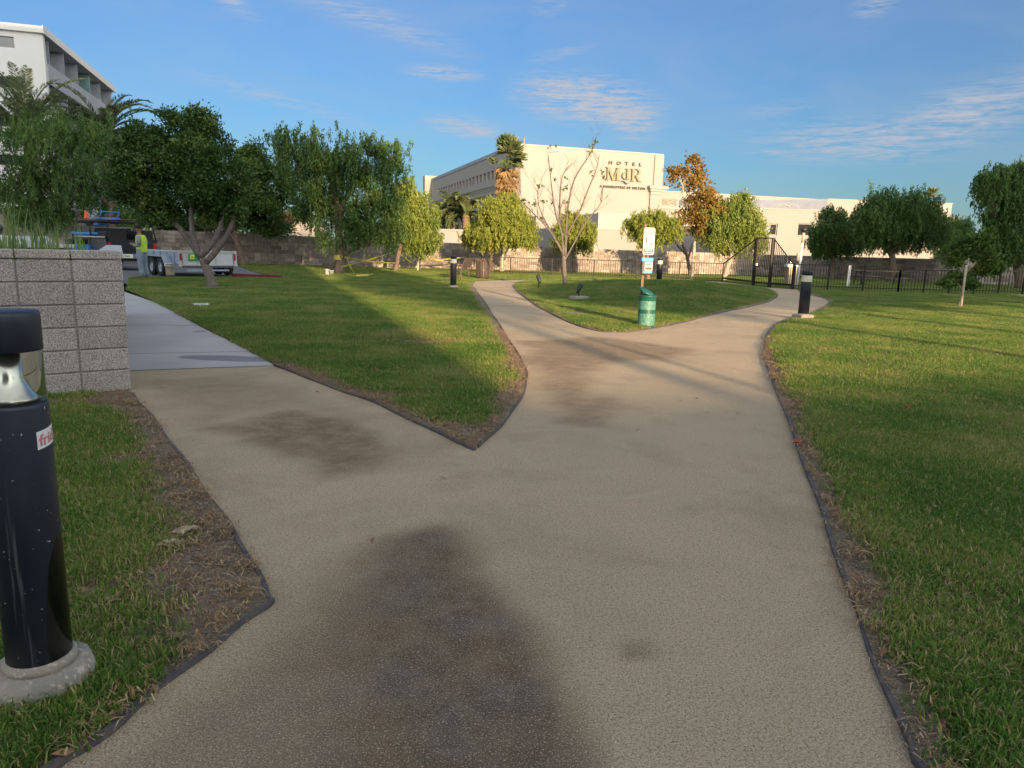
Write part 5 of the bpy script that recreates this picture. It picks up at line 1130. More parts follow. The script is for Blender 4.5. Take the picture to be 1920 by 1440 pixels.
# pilaster at the right edge with moulded capital
def fa(pxx):  # distance along the front wall that appears at photo column pxx
    best = None
    for k in range(0,2600): 
        p = HC+uF_*(k*.01)+V(0,0,12); d = p-CP; x = 960+FPX*d.dot(RT)/d.dot(FW)
        if x >= pxx: return k*.01
    return 26.0
pa = fa(1219)
b = MB(); b.ob(HC,uF_,pa,HL+.05,-.35,-.002,0,10.35); b.ob(HC,uF_,pa+.5,HL+.05,-.25,-.002,11.6,HH-.05); b.build('pilaster', M['stucco'], ho)
cap_ = MB()
for (ex,z0,z1,d_) in ((.05,10.35,10.75,.50),(.25,10.75,11.15,.75),(.50,11.15,11.6,1.0)): cap_.ob(HC,uF_,pa-ex,HL+.3+ex,-d_,-.003,z0,z1)
cap_.build('capital', M['trim'], ho)
def zfront(px_,py_):
    a = fa(px_); p = HC+uF_*a; lo, hi = 0, 30
    for _ in range(40):
        mz = (lo+hi)/2; q = p+V(0,0,mz)-CP; y = 720-FPX*q.dot(UP)/q.dot(FW)
        if y > py_: lo = mz
        else: hi = mz
    return a, lo
MH = Matrix.Rotation(math.atan2(uF_.y,uF_.x),4,'Z')
def htext(t, x0, x1, ytop, ybot, name='lettering', bold=.0, space=1.0, mt='olive'):
    a0, zb = zfront(x0, ybot); a1, _ = zfront(x1, ybot+ (x1-x0)*.06); _, zt = zfront(x0, ytop)
    o = text_mesh(name, t, 1.0, M[mt], Matrix.Identity(4), ho, .06, bold, 'LEFT', space)
    xs = [v.co.x for v in o.data.vertices]; ys = [v.co.y for v in o.data.vertices]; mnx, mxx, mny, mxy = min(xs),max(xs),min(ys),max(ys)
    for v in o.data.vertices:
        X = a0+(v.co.x-mnx)/(mxx-mnx)*(a1-a0); Z = zb+(v.co.y-mny)/(mxy-mny)*(zt-zb); Yo = -.20-v.co.z
        v.co = uF_*X+V(-uF_.y,uF_.x,0)*Yo+V(0,0,Z)
    return o
htext('HOTEL', 1139, 1200, 301.5, 308, space=2.6, bold=.02)
htext('A DOUBLETREE BY HILTON', 1124, 1209, 346.8, 351.2, bold=.035, space=1.25)
# big serif letters, each a part
def poly_letter(polys, px0, px1, pt, pb, name='letter', mt='gold', th=.16, shade='olive'):
    a0, zb = zfront(px0, pb); a1, _ = zfront(px1, pb+(px1-px0)*.075); _, zt = zfront(px0, pt)
    o = None
    for (mtn, off, dd) in ((mt,0,.30),(shade,-.10,.12)):
        b = MB()
        for pg in polys:
            n0 = len(b.v); n = len(pg)
            for Yo in (-dd,-dd+.14):
                for (x,y) in pg:
                    q = uF_*(a0+x*(a1-a0)+off)+V(-uF_.y,uF_.x,0)*Yo+V(0,0,zb+y*(zt-zb)+off*.4); q = q+HC; b.v.append(tuple(q))
            b.face(list(range(n0,n0+n))); b.face(list(range(n0+n,n0+2*n))[::-1])
            for i in range(n): j = (i+1)%n; b.face([n0+i,n0+n+i,n0+n+j,n0+j])
        if o is None: o = b.build(name, M[mtn], ho)
        else: b.build('drop_shade', M[mtn], o)
    return o
R_ = lambda x0,x1,y0,y1: [(x0,y0),(x1,y0),(x1,y1),(x0,y1)]
Ml = [R_(.00,.22,0,.06),R_(.08,.15,.06,.94),R_(.0,.24,.94,1.0),[(.10,.94),(.27,.94),(.55,.12),(.45,.0)],[(.45,.0),(.52,.0),(.80,.94),(.73,.94)],R_(.73,.92,.06,.94),R_(.66,1.0,0,.06),R_(.70,1.0,.94,1.0)]
def arc(cx,cy,rx,ry,rx2,ry2,a0,a1,n=10): 
    o = []
    for k in range(n):
        t0 = radians(a0+(a1-a0)*k/n); t1 = radians(a0+(a1-a0)*(k+1)/n); o.append([(cx+rx2*cos(t0),cy+ry2*sin(t0)),(cx+rx*cos(t0),cy+ry*sin(t0)),(cx+rx*cos(t1),cy+ry*sin(t1)),(cx+rx2*cos(t1),cy+ry2*sin(t1))])
    return o
dl = arc(.42,.34,.40,.34,.24,.28,80,280,10)+[R_(.62,.88,.05,.95),R_(.42,.88,.95,1.0),R_(.60,1.0,0,.05),R_(.40,.63,.62,.68),R_(.42,.63,.0,.06)]
Rl = [R_(.0,.34,0,.06),R_(.08,.28,.06,.94),R_(.0,.5,.94,1.0)]+arc(.46,.72,.42,.28,.22,.22,-90,90,10)+[R_(.28,.5,.44,.50),[(.36,.46),(.56,.46),(.88,.06),(.66,.06)],R_(.64,1.02,0,.06)]
poly_letter(Ml, 1134.5, 1162, 313, 337.5); poly_letter(dl, 1164.5, 1179, 315.5, 336); poly_letter(Rl, 1181.5, 1201.5, 316, 340)
a0, zb = zfront(1163, 341.5); a1, _ = zfront(1178, 342.5); b = MB(); pts = [HC+uF_*(a0+(a1-a0)*t)-V(-uF_.y,uF_.x,0)*.3+V(0,0,zb+.18*sin(2*pi*t)) for t in np.linspace(0,1,12)]; b.tube(pts, [.03+.11*sin(pi*t) for t in np.linspace(0.05,.95,12)], 6); b.build('wave_emblem', M['slate'], ho)
# low annexes in front of the hotel
def annex(px0, px1, ytop, Yd, depth, label, wins=(), mt='stucco', sidepx=None, cat='building', dirv=None):
    p0 = at(px0, 465, Yd); p0.z = 0; u = dirv or uF_; 
    # length so that the far end appears at px1
    L = 1.0
    while L < 90:
        p = p0+u*L-CP; 
        if 960+FPX*p.dot(RT)/p.dot(FW) >= px1: break
        L += .1
    z = at(px0, ytop, Yd).z; e = empty('annex_building', p0, label, cat); b = MB(); n_ = V(-u.y,u.x,0)
    holes = [(w_[0],w_[1],w_[2],w_[3]) for w_ in wins]
    wall_with_holes(b, p0, u, 0, .3, L, z, holes); b.build('front_wall', M[mt], e)
    b = MB(); b.ob(p0,u,0,.3,.3,depth,0,z); b.ob(p0,u,L-.3,L,.3,depth,0,z); b.ob(p0,u,.3,L-.3,depth-.3,depth,0,z); b.build('side_walls', M['stucco2'], e)
    b = MB(); b.ob(p0,u,.3,L-.3,.3,depth-.3,z-.5,z-.35); b.build('roof', M['grey_trim'], e); b = MB(); b.ob(p0,u,-.06,L+.06,-.06,.36,z,z+.12); b.build('coping', M['trim'], e)
    for w_ in wins: win(e, p0, u, w_[0]+.02, w_[1]-.02, w_[2]+.02, w_[3]-.02, .14, M['trim'], M[w_[4] if len(w_) > 4 else 'glass'], mull=(w_[5] if len(w_) > 5 else 0))
    return e, p0, u, L, z
annex(1040, 1232, 427, 95, 7.6, 'low white annex in front of the hotel wall, behind the yard wall')
annex(1119, 1300, 399.5, 100, 8.2, 'two storey pale annex behind the pet waste sign, below the hotel lettering', mt='stucco2')
annex(1003, 1060, 405, 104, 6.0, 'small white annex block at the foot of the hotel corner')
# long low wing to the right
u2 = Vector((1,.30,0)).normalized()
wl = []
for (x0,x1) in ((1226,1236),(1240,1268),(1273,1290),(1296,1330),(1336,1370),(1376,1392),(1400,1430),(1434,1458)): wl.append((x0,x1))
P0 = at(1216, 465, 122); P0.z = 0
def along(P0, u, pxx, zz):
    L = 0
    while L < 150:
        p = P0+u*L+V(0,0,zz)-CP
        if 960+FPX*p.dot(RT)/p.dot(FW) >= pxx: return L
        L += .05
    return L
zt = at(1226,372,122).z; zb_ = at(1226,384.5,122).z; ztop = at(1231,357.5,122).z
wins = [(along(P0,u2,a,zt), along(P0,u2,b_,zt), zb_, zt, 'curtain' if i%2 else 'glass', 1 if b_-a > 15 else 0) for i,(a,b_) in enumerate(wl)]
wins += [(along(P0,u2,a,5), along(P0,u2,b_,5), zb_-3.6, zt-3.6, 'glass', 0) for (a,b_) in wl[:3]]
eW, *_ = annex(1216, 1585, 357.5, 122, 14, 'long low hotel wing with a strip of windows, right of the lettered block', wins, dirv=u2)
b = MB(); b.ob(P0,u2,0,along(P0,u2,1585,5),-.18,-.002,zb_-.5,zb_-.25); b.build('ledge', M['trim'], eW)
# right hand building
u3 = Vector((1,.10,0)).normalized(); Q0 = at(1398,470,80); Q0.z = 0; zq = at(1398,391,80).z
w3 = []
for (a,b_,y0,y1) in ((1442,1456,419,441),(1494,1520,418,442)): w3.append((along(Q0,u3,a,3), along(Q0,u3,b_,3), at(a,y1,80).z, at(a,y0,80).z))
eR, *_ = annex(1398, 1752, 391, 80, 16, 'white flat roofed building behind the gate with two dark windows', w3, dirv=u3)
Q1 = Q0+u3*along(Q0,u3,1577,7)+V(-u3.y,u3.x,0)*3; b = MB(); zz1 = at(1590,372,83).z; LL = along(Q0,u3,1700,7)-along(Q0,u3,1577,7)
b.ob(Q1,u3,0,LL,0,.3,zq-.4,zz1); b.build('roof_upstand', M['stucco'], eR)
b = MB(); ud = Vector((-.82,.57,0)).normalized(); b.ob(Q1,ud,0.01,11,-.3,0,zq-.4,zz1-.05); b.build('roof_screen', M['grey_trim'], eR)  # shaded side of the raised roof; the grey colour stands in for that shade
for k in range(2): b = MB(); c = Q0+u3*(along(Q0,u3,1500,7)+k*1.1)+V(-u3.y,u3.x,0)*4; b.tube([c+V(.9*cos(t),0,zq+.1+.75*sin(t)) for t in np.linspace(0,pi,10)], .06, 5); b.build('roof_pipe', M['trim'], eR)
annex(1735, 1768, 381, 95, 5, 'taller pale block at the far right end behind the large dark tree', dirv=u3, mt='stucco2')
annex(538, 592, 414, 62, 6, 'sunlit cream building seen under the trees on the left', dirv=Vector((1,.12,0)).normalized())
annex(797, 872, 431, 62, 4, 'low cream wall building behind the yard wall near the date palms', dirv=Vector((1,.05,0)).normalized())
# roof furniture of the hotel
for (x,y0,lab,h_) in ((993,287,'thin white aerial on the hotel roof behind the fan palm',1.6),):
    q = HC+uF_*fa(x)+V(-uF_.y,uF_.x,0)*3; b = MB(); b.tube([q+V(0,0,HH-.1), q+V(0,0,HH+h_)], .05, 5); tag(b.build('aerial', M['trim']), lab, 'aerial')
# street light over the hotel
qs = at(1050,300,96); sl = empty('street_light', V(qs.x,qs.y,0), 'street light head rising above the hotel roof behind the bare tree', 'street light'); q = sl.location
zt_ = at(1050,281,96).z; b = MB(); b.tube([(0,0,0),(0,0,zt_)], [.07,.04], 8); b.build('pole', M['grey_trim'], sl, local=True); b = MB(); b.tube([(0,0,zt_),(-.6,0,zt_-.2),(-1.5,0,zt_-.35)], [.06,.10,.05], 6); b.build('lamp_head', M['grey_trim'], sl, local=True)
# left building with balconies
LC = at(73,52,50); LC.z = 0; uE = Vector((-2.3,-.7,0)).normalized(); uB = Vector((-6.1,20,0)).normalized(); LH = at(75,50,50).z
lb = empty('apartment_building', LC, 'tall pale building with recessed balconies, top left behind the palms', 'building')
# end wall (towards camera), runs left from the corner
FH = 2.95; z5 = LH-.4
ew = []
for k in range(5):
    zc = LH-.78-k*FH*.84; ew.append((1.5,7.5,zc-.68,zc)); 
b = MB(); wall_with_holes(b, LC, uE, 0, .35, 26, LH, [(a,b_,c,d) for a,b_,c,d in ew]) if V(-uE.y,uE.x,0).y > 0 else wall_with_holes(b, LC, uE, -.35, 0, 26, LH, ew); b.build('end_wall', M['stucco3'], lb)
sgn = 1 if V(-uE.y,uE.x,0).y > 0 else -1
for (a,b_,c,d) in ew:
    g = MB(); g.ob(LC,uE,a+.02,b_-.02,(.15 if sgn>0 else -.2),(.2 if sgn>0 else -.15),c+.02,d-.02); g.build('window', M['glass'], lb)
# side: normal of uB pointing to +x is the right side
SLn = 19.6
def sb(name, a0,a1,b0,b1,z0,z1,mt): b = MB(); b.ob(LC,uB,a0,a1,-b1,-b0,z0,z1) if False else b.ob(LC,uB,a0,a1,b0,b1,z0,z1); return b.build(name, mt, lb)
# local b axis: left normal of uB points to -x (into the building)
sb('roof_slab',-.25,SLn,-.25,8,LH-.42,LH+.0,M['stucco3']); sb('roof_edge',-.3,SLn+.1,-.33,-.252,LH-.45,LH+.05,M['stucco3'])
sb('back_wall',.3,SLn,2.0,2.3,0,LH-.42,M['grey_trim']); sb('far_wall',SLn-.4,SLn,0,1.99,0,LH-.43,M['stucco3'])
sb('corner_post',0.02,.45,-.15,.4,0,LH-.43,M['stucco3'])
for k in range(5):
    zf = LH-.42-FH*(k+1)
    if zf < 0: break
    sb('balcony_slab',.46,SLn-.41,-.12,1.98,zf,zf+.25,M['stucco3']); sb('parapet',.46,SLn-.41,-.22,-.13,zf-.08,zf+1.22,M['parapet'])
    for j in range(6):
        a = 1.6+j*3.4; sb('divider',a,a+.14,.0,1.95,zf+.26,zf+FH-.02,M['teal_glass'] if j in (3,) else M['grey_trim']); 
        f = sb('window',a+.6,a+2.6,1.90,1.96,zf+.3,zf+2.4,M['stucco3']); b = MB(); b.ob(LC,uB,a+.68,a+2.52,1.87,1.89,zf+.38,zf+2.32); b.build('pane', M['glass'], f)
sb('rear_block',.3,SLn,2.31,24,0,LH-.43,M['stucco3'])
# grey slatted shed at the left behind the reeds
gs = empty('slatted_shed', at(30,470,36)*1.0, 'grey weatherboard shed wall at the far left behind the reeds', 'shed'); gs.location.z = 0
for k in range(16): b = MB(); b.box((-1.0,0,.12+k*.16),(9,.06,.145),Matrix.Rotation(radians(8),3,'X')); b.build('board', M['wood_grey'], gs, local=True)
b = MB(); b.box((-1.0,.15,1.3),(9,.1,2.6)); b.build('back_panel', M['grey_trim'], gs, local=True)
b = MB(); b.box((-.5,-.12,1.2),(1.0,.06,1.1)); b.build('dark_opening', M['glass'], gs, local=True)
van = empty('parked_van', at(40,470,27)*1.0, 'pale bonnet of a parked vehicle seen through the reeds at the left', 'van'); van.location.z = 0
b = MB(); b.bbox((-1.8,0,.95),(5.2,1.9,.75),None,.18); b.build('body', M['cap_conc'], van, local=True); b = MB(); b.bbox((-2.6,0,1.55),(3.2,1.7,.55),None,.2); b.build('cabin', M['glass'], van, local=True)
for s in (-3.4,.0): wheel(van, Vector(van.location)+V(s,-.92,.34), V(0,1,0), .34, .2)
# utility poles
for (x,yt,yb,Yd,lab) in ((1787,402,520,95,'brown utility pole with crossarm right of the large dark tree'),(1857,372,520,80,'tall pole half hidden in the right edge tree')):
    p = at(x,yb,Yd); p.z = 0; q = at(x,yt,Yd); e = empty('utility_pole', p, lab, 'utility pole'); b = MB(); b.tube([p,q], [.16,.12], 8); b.build('pole', M['wood'], e); b = MB(); b.box((q.x,q.y,q.z-.4),(2.6,.12,.14)); b.build('crossarm', M['wood'], e)
# ---------------------------------------------------------------- trees
def unit(a): return a/np.maximum(np.linalg.norm(a,axis=1,keepdims=True),1e-9)
def leafquads(C, D, L, W, curl=.0):
    """C centres, D axis dirs, L length, W width -> diamond shaped quads"""
    n = len(C); r = rng.normal(size=(n,3)); S = unit(np.cross(D, r)); L = np.broadcast_to(L,(n,))[:,None]; W = np.broadcast_to(W,(n,))[:,None]; up = np.cross(D,S)
    a = C-D*L/2; c = C+D*L/2; b = C+S*W/2+up*L*curl; d = C-S*W/2+up*L*curl
    return np.stack([a,b,c,d],1).reshape(-1,3)
def crown_pts(lobes, k, shell=.55):
    out = []
    for (c, r) in lobes:
        n = max(3,int(k*r[0]*r[2]/ sum(q[1][0]*q[1][2] for q in lobes))); d = unit(rng.normal(size=(n,3))); rad = (shell**3+rng.random(n)*(1-shell**3))**(1/3)*rng.uniform(.82,1.1,n)
        out.append(np.array(c)+d*rad[:,None]*np.array(r))
    return np.concatenate(out)
def tree(label, base, Yd, trunks, lobes, style, nclump, nleaf, leafm, barkm='bark', r0=.14, group='trees of the park', name='leafy_tree', cat='tree', dep=.9, leafL=None, strand=(.22,.6), limbs=14, cl_r=.32, shell=.5, W=None, sub=5):
    """trunks: list of polylines in photo columns/rows at distance Yd; lobes: (x,y,rx,ry[,dy]) likewise"""
    at = W or globals()['at']
    bp = at(base[0], base[1], Yd); bp.z = 0
    e = empty(name, bp, label, cat, group); s = Yd/FPX if W is None else 1.0
    LB = []
    for lb_ in lobes:
        x,y,rx,ry = lb_[:4]; dy = lb_[4] if len(lb_) > 4 else random.uniform(-.35,.35)*rx*s
        c = at(x,y,Yd); LB.append(((c.x,c.y+dy,c.z),(rx*s*.93,.5*(rx+ry)*s*dep,ry*s*.93)))
    SL = []
    for (c,r) in LB:
        for k in range(sub):
            d = unit(rng.normal(size=(1,3)))[0]; q = rng.uniform(.24,.46); SL.append((tuple(np.array(c)+d*np.array(r)*rng.uniform(.72,1.0)), (r[0]*q,r[1]*q,r[2]*q)))
    CL = np.concatenate([crown_pts(LB, int(nclump*.42), shell)]+([crown_pts(SL, int(nclump*.58), .3)] if sub else [])); k_ = rng.random(len(CL)) < .05; ctr = CL.mean(0); CL[k_] = ctr+(CL[k_]-ctr)*rng.uniform(1.04,1.16,(k_.sum(),1)); CL = CL[CL[:,2] > .35]
    # trunk and limbs: one mesh
    b = MB(); ends = []
    for ti,t in enumerate(trunks):
        P_ = [at(x,y,Yd) for x,y in t]
        if ti == 0: P_[0] = Vector((P_[0].x,P_[0].y,-.03))
        P_ = catmull(P_, 4); n = len(P_); ra = r0 if ti == 0 else r0*.62; rb = ra*.5
        rad = [ra+(rb-ra)*i/(n-1) for i in range(n)]
        if ti == 0: rad[0] *= 1.45; rad[1] *= 1.12
        for i in range(1,n-1): P_[i] = P_[i]+V(random.uniform(-1,1),random.uniform(-1,1),0)*ra*.10
        if ti > 0: sl__ = random.uniform(-.05,.05); P_ = [p+V(0,sl__*i,0) for i,p in enumerate(P_)]
        b.tube(P_, rad, 9); ends.append((P_[-1], rb))
    ne = len(ends)
    for (c,r) in LB:
        src = min(ends[:ne], key=lambda q: (q[0]-Vector(c)).length); p0 = src[0]; c_ = Vector(c); mid = (p0+c_)/2+V(random.uniform(-.1,.1),0,random.uniform(-.05,.2))*(c_-p0).length
        pts = catmull([p0,mid,c_],4); b.tube(pts, [src[1]*.8*(1-.75*i/(len(pts)-1)) for i in range(len(pts))], 6); ends.append((c_, src[1]*.2))
        m_ = mid
        for q in random.sample(range(len(CL)), min(limbs, len(CL))):
            k = Vector(CL[q])
            if (k-c_).length < max(r)*1.25: b.tube([c_ if random.random() < .6 else m_, (c_+k)/2+V(0,0,.1*(c_-k).length), k], [src[1]*.22,src[1]*.14,.008], 4)
    b.build('trunk', M[barkm], e)
    m = max(1, nleaf//max(1,len(CL))); n = len(CL)
    cv = np.clip(vnoise(CL[:,0]*1.3+CL[:,1], CL[:,2]*1.5+9, 4)*.7+rng.random(n)*.4, 0, 1)
    if style == 'pepper':
        k = 3; st = np.repeat(CL, k, 0)+rng.normal(size=(n*k,3))*cl_r*.5; Ls = rng.uniform(strand[0],strand[1],n*k); m2 = max(2,m//k)
        t = np.tile(np.linspace(0,1,m2), n*k); st_r = np.repeat(st, m2, 0); out_ = np.repeat(unit(rng.normal(size=(n*k,3))*[1,1,.15]), m2, 0); Lr = np.repeat(Ls, m2)
        C = st_r+out_*(Lr*.22*np.sin(t*1.8))[:,None]+np.stack([0*t,0*t,-Lr*t**1.15],1)+rng.normal(size=(len(t),3))*.045; D = unit(rng.normal(size=(len(t),3))*.55+np.array([0,0,-1.0])); var = np.clip(np.repeat(np.repeat(cv,k),m2)*.55+rng.random(len(t))*.5,0,1)
        LL = leafL or .15; Q = leafquads(C, D, LL*rng.uniform(.7,1.3,len(t)), LL*.34, .05)
    elif style == 'broad':
        C = np.repeat(CL, m, 0)+rng.normal(size=(n*m,3))*cl_r*np.array([1,1,.7])*.6; D = unit((C-np.repeat(CL,m,0))+rng.normal(size=(n*m,3))*.15+np.array([0,0,.12])); LL = leafL or .11
        var = np.clip(np.repeat(cv,m)*.6+rng.random(n*m)*.45,0,1); Q = leafquads(C, D, LL*rng.uniform(.7,1.3,n*m), LL*.5, .08)
    C = Q.reshape(-1,4,3); keep = C[:,:,2].min(1) > .25; C = C[keep]; var = var[keep]
    quadmesh('crown', C.reshape(-1,3), 4, M[leafm], e, var); return e
T = tree
# left group
T('dense weeping pepper tree at the far left, in front of the palms', (70,520), 36, [[(70,520),(72,470),(70,400)],[(72,450),(120,400),(150,350)],[(72,450),(40,400),(20,350)]], [(40,285,95,62),(120,275,85,60),(30,355,90,60),(120,350,85,60),(190,300,45,60),(195,365,50,45),(80,400,75,22),(230,395,35,28),(180,240,30,20),(60,232,60,20)], 'pepper', 800, 40000, 'pepper', leafL=.17, cl_r=.45, limbs=10)
T('leaning multi-stemmed dark green tree on the left lawn in front of the trailer', (398,538), 21.2, [[(399,540),(388,505),(376,480)],[(378,484),(355,455),(335,432),(318,415),(300,390)],[(374,480),(362,440),(360,405),(362,360)],[(376,482),(400,455),(413,428),(424,390)],[(386,492),(412,462),(432,425),(440,390)]], [(330,300,70,50),(275,320,62,55),(390,290,52,50),(330,360,85,38),(400,350,62,48),(250,290,35,45),(440,330,30,40),(352,232,17,24,0),(318,228,16,18,0),(392,246,28,24,0),(372,232,14,30,0),(300,265,40,26),(250,360,45,36),(415,385,45,25),(290,395,40,22)], 'broad', 1500, 62000, 'dark_leaf', 'bark_grey', .16, leafL=.105, cl_r=.20, limbs=16, shell=.62)
T('dark rounded tree behind the trailer, between the leaning tree and the taped tree', (455,497), 40, [[(458,498),(450,470),(440,435),(442,400)],[(447,455),(420,425),(415,400)]], [(470,325,48,45),(505,350,42,52),(450,380,55,45),(495,400,48,30),(480,292,20,22),(515,430,34,16),(410,400,35,35),(530,330,20,30)], 'broad', 1000, 40000, 'dark_leaf', 'bark', .2, leafL=.17, cl_r=.34)
T('tall taped pepper tree with drooping foliage in the left centre', (637,513), 33.5, [[(637,514),(637,470),(634,420),(628,370),(615,320)],[(634,410),(655,360),(690,320)],[(630,390),(590,370),(560,320)]], [(548,262,34,20),(562,300,45,45),(620,272,58,40),(600,335,60,50),(655,310,45,48),(640,385,58,42),(700,310,42,40),(722,340,40,60),(700,400,56,45),(590,395,42,36),(640,440,40,16),(740,290,22,28),(694,262,12,18),(720,430,30,24),(575,360,32,40),(525,255,14,12)], 'pepper', 900, 44000, 'pepper', 'bark', .21, leafL=.16, cl_r=.34, strand=(.22,.62))
T('dark leaning tree trunk behind the taped tree, bending to the right', (622,499), 38, [[(620,500),(640,482),(665,466),(700,452),(720,440)],[(665,466),(690,450)]], [(700,430,40,18),(740,430,25,18),(660,420,30,18)], 'pepper', 160, 7000, 'pepper', 'bark', .16, leafL=.17)
T('sunlit weeping tree with pale leaning trunk left of the date palms', (744,508), 38, [[(742,509),(747,480),(756,445),(765,410)],[(752,460),(770,440),(780,420)],[(750,470),(742,450),(740,430)]], [(765,385,38,45),(790,400,32,42),(760,350,20,22),(805,430,22,28),(780,445,38,24),(740,400,25,35)], 'pepper', 700, 30000, 'pepper_lt', 'bark', .13, leafL=.17)
T('thin young tree on a stake with a small crown, right of the pale leaning tree', (783,506), 39, [[(783,507),(785,480),(785,455)]], [(790,445,26,16),(775,440,18,14)], 'pepper', 90, 3500, 'pepper_lt', 'bark_pale', .05, leafL=.16)
T('brown dried tree beyond the yard wall under the dark crowns', (520,505), 52, [[(520,505),(518,450),(522,420)]], [(520,412,24,20),(505,425,18,22),(545,408,16,12),(500,450,15,14)], 'broad', 260, 8000, 'dry_leaf', 'bark', .1, leafL=.24, cl_r=.4)
T('dark hedge-like bushes beyond the yard wall behind the trailer', (380,500), 50, [[(380,500),(382,460),(385,430)]], [(310,412,45,22),(370,418,45,20),(430,420,40,18),(480,430,25,12),(250,405,40,25)], 'broad', 500, 14000, 'dark_leaf', 'bark', .12, leafL=.22, cl_r=.45, name='garden_shrub', cat='shrub', group='shrubs beyond the wall')
# centre
T('round yellow-green tree in front of the hotel corner with a dark forked trunk', (921,516), 38.6, [[(921,517),(921,490),(920,462),(928,430)],[(920,478),(905,455),(895,440)]], [(935,405,46,30),(905,425,33,30),(965,420,36,32),(935,440,56,22),(950,384,30,18),(990,440,14,20),(885,440,15,16)], 'pepper', 900, 40000, 'yellow_leaf', 'bark', .13, leafL=.16, strand=(.2,.5))
T('second trunk with thin crown just right of the round tree, brown stem', (941,514), 41, [[(941,515),(941,480),(944,450)],[(941,485),(955,462),(965,450)]], [(950,425,30,25),(925,430,22,22)], 'pepper', 200, 9000, 'yellow_leaf', 'bark_pale', .12, leafL=.16, strand=(.2,.5))
T('small yellow-green tree behind the bare tree', (1076,514), 42.5, [[(1076,514),(1075,485),(1074,455)],[(1050,513),(1048,490),(1040,468)]], [(1075,430,32,26),(1095,440,20,24),(1060,445,22,22),(1072,408,18,14)], 'pepper', 420, 18000, 'yellow_leaf', 'bark', .12, leafL=.17, strand=(.2,.5))
T('sparse sunlit tree behind the pet waste sign', (1216,508), 34, [[(1216,520),(1214,480),(1215,455)],[(1215,470),(1232,450)],[(1214,478),(1200,455)]], [(1205,425,26,22),(1235,425,28,22),(1258,430,14,22),(1190,420,12,12),(1222,408,24,10)], 'pepper', 260, 11000, 'yellow_leaf', 'bark', .10, leafL=.17, strand=(.2,.5), limbs=3)
T('young tree with orange and brown autumn leaves and pale straight trunk', (1297,521), 38, [[(1298,523),(1300,490),(1303,450),(1308,400),(1305,350)],[(1303,440),(1285,395),(1278,350)],[(1304,420),(1322,390),(1330,360)]], [(1306,318,11,15,0),(1275,322,18,11,0),(1262,330,10,12,0),(1292,345,18,18,0),(1318,345,18,16,0),(1310,378,36,22),(1325,400,32,26),(1300,410,32,22),(1312,432,26,12),(1300,300,5,7,0),(1335,375,18,18)], 'broad', 400, 5600, 'autumn_leaf', 'bark_pale', .10, leafL=.19, cl_r=.26, limbs=8)
T('bare dark branching tree just left of the pale autumn trunk', (1296,512), 43, [[(1296,512),(1288,480),(1278,455),(1262,430)],[(1287,478),(1272,462),(1255,440)],[(1290,485),(1300,455)]], [(1262,420,18,12),(1280,425,14,10)], 'broad', 20, 150, 'autumn_leaf', 'bark', .12, leafL=.2, limbs=9)
T('leafy yellow-green tree with slanting sunlit trunk left of the gate', (1358,521), 37.5, [[(1358,523),(1364,500),(1372,480),(1376,460)],[(1373,478),(1360,450)],[(1375,468),(1395,440)]], [(1370,400,36,32),(1345,425,30,30),(1400,425,32,32),(1375,445,50,22),(1385,380,22,18),(1420,445,14,18),(1335,400,16,20)], 'pepper', 900, 36000, 'pepper_lt', 'bark_pale', .15, leafL=.16, strand=(.25,.6))
# right
T('compact dark tree in front of the right building, left of the largest one', (1560,513), 45, [[(1560,516),(1561,490),(1563,468)],[(1562,480),(1550,465)]], [(1562,418,30,24),(1545,440,28,22),(1585,440,34,24),(1565,452,45,18),(1600,455,20,16)], 'pepper', 700, 30000, 'pepper', 'bark', .17, leafL=.17, strand=(.25,.6))
T('largest dark spreading tree at the right, behind the picnic table', (1674,527), 42, [[(1674,530),(1674,500),(1672,465),(1670,430)],[(1673,480),(1655,458),(1640,440)],[(1673,476),(1690,460),(1712,430)]], [(1670,372,52,20),(1640,395,38,34),(1690,390,44,32),(1725,410,36,40),(1660,430,58,26),(1710,440,44,24),(1622,430,28,30),(1750,430,18,34),(1665,405,60,30)], 'pepper', 1200, 50000, 'pepper', 'bark', .22, leafL=.17, strand=(.3,.7))
T('thin sparse tree between the largest tree and the sapling', (1768,520), 48, [[(1768,522),(1770,490),(1776,455),(1785,430)],[(1773,468),(1795,440)]], [(1785,425,26,20),(1810,435,20,22),(1790,450,30,20),(1765,440,14,20)], 'pepper', 330, 11000, 'pepper', 'bark', .13, leafL=.17, strand=(.25,.6))
T('big dark tree cut by the right edge of the photo', (1915,540), 37, [[(1915,540),(1905,480),(1895,420),(1890,370)],[(1903,465),(1870,420),(1855,380)]], [(1900,345,60,35),(1865,370,34,40),(1920,400,60,45),(1880,430,45,36),(1940,340,50,50),(1850,340,18,20),(1900,470,50,25),(1880,322,26,14)], 'pepper', 1000, 42000, 'pepper', 'bark', .24, leafL=.17)
T('sunlit yellow shrubby tree beyond the wall at the right', (1880,515), 58, [[(1880,515),(1878,480),(1880,460)]], [(1870,462,24,16),(1890,470,28,18),(1775,478,14,14),(1905,455,20,14),(1850,470,20,14)], 'broad', 300, 10000, 'yellow_leaf', 'bark_pale', .12, leafL=.26, cl_r=.5, name='garden_shrub', cat='shrub')
T('dark bushy growth behind the wall at the far right', (1850,515), 52, [[(1850,515),(1850,480)]], [(1830,470,35,22),(1890,485,40,14),(1800,485,30,12)], 'broad', 500, 15000, 'dark_leaf', 'bark', .12, leafL=.22, cl_r=.45, name='garden_shrub', cat='shrub')
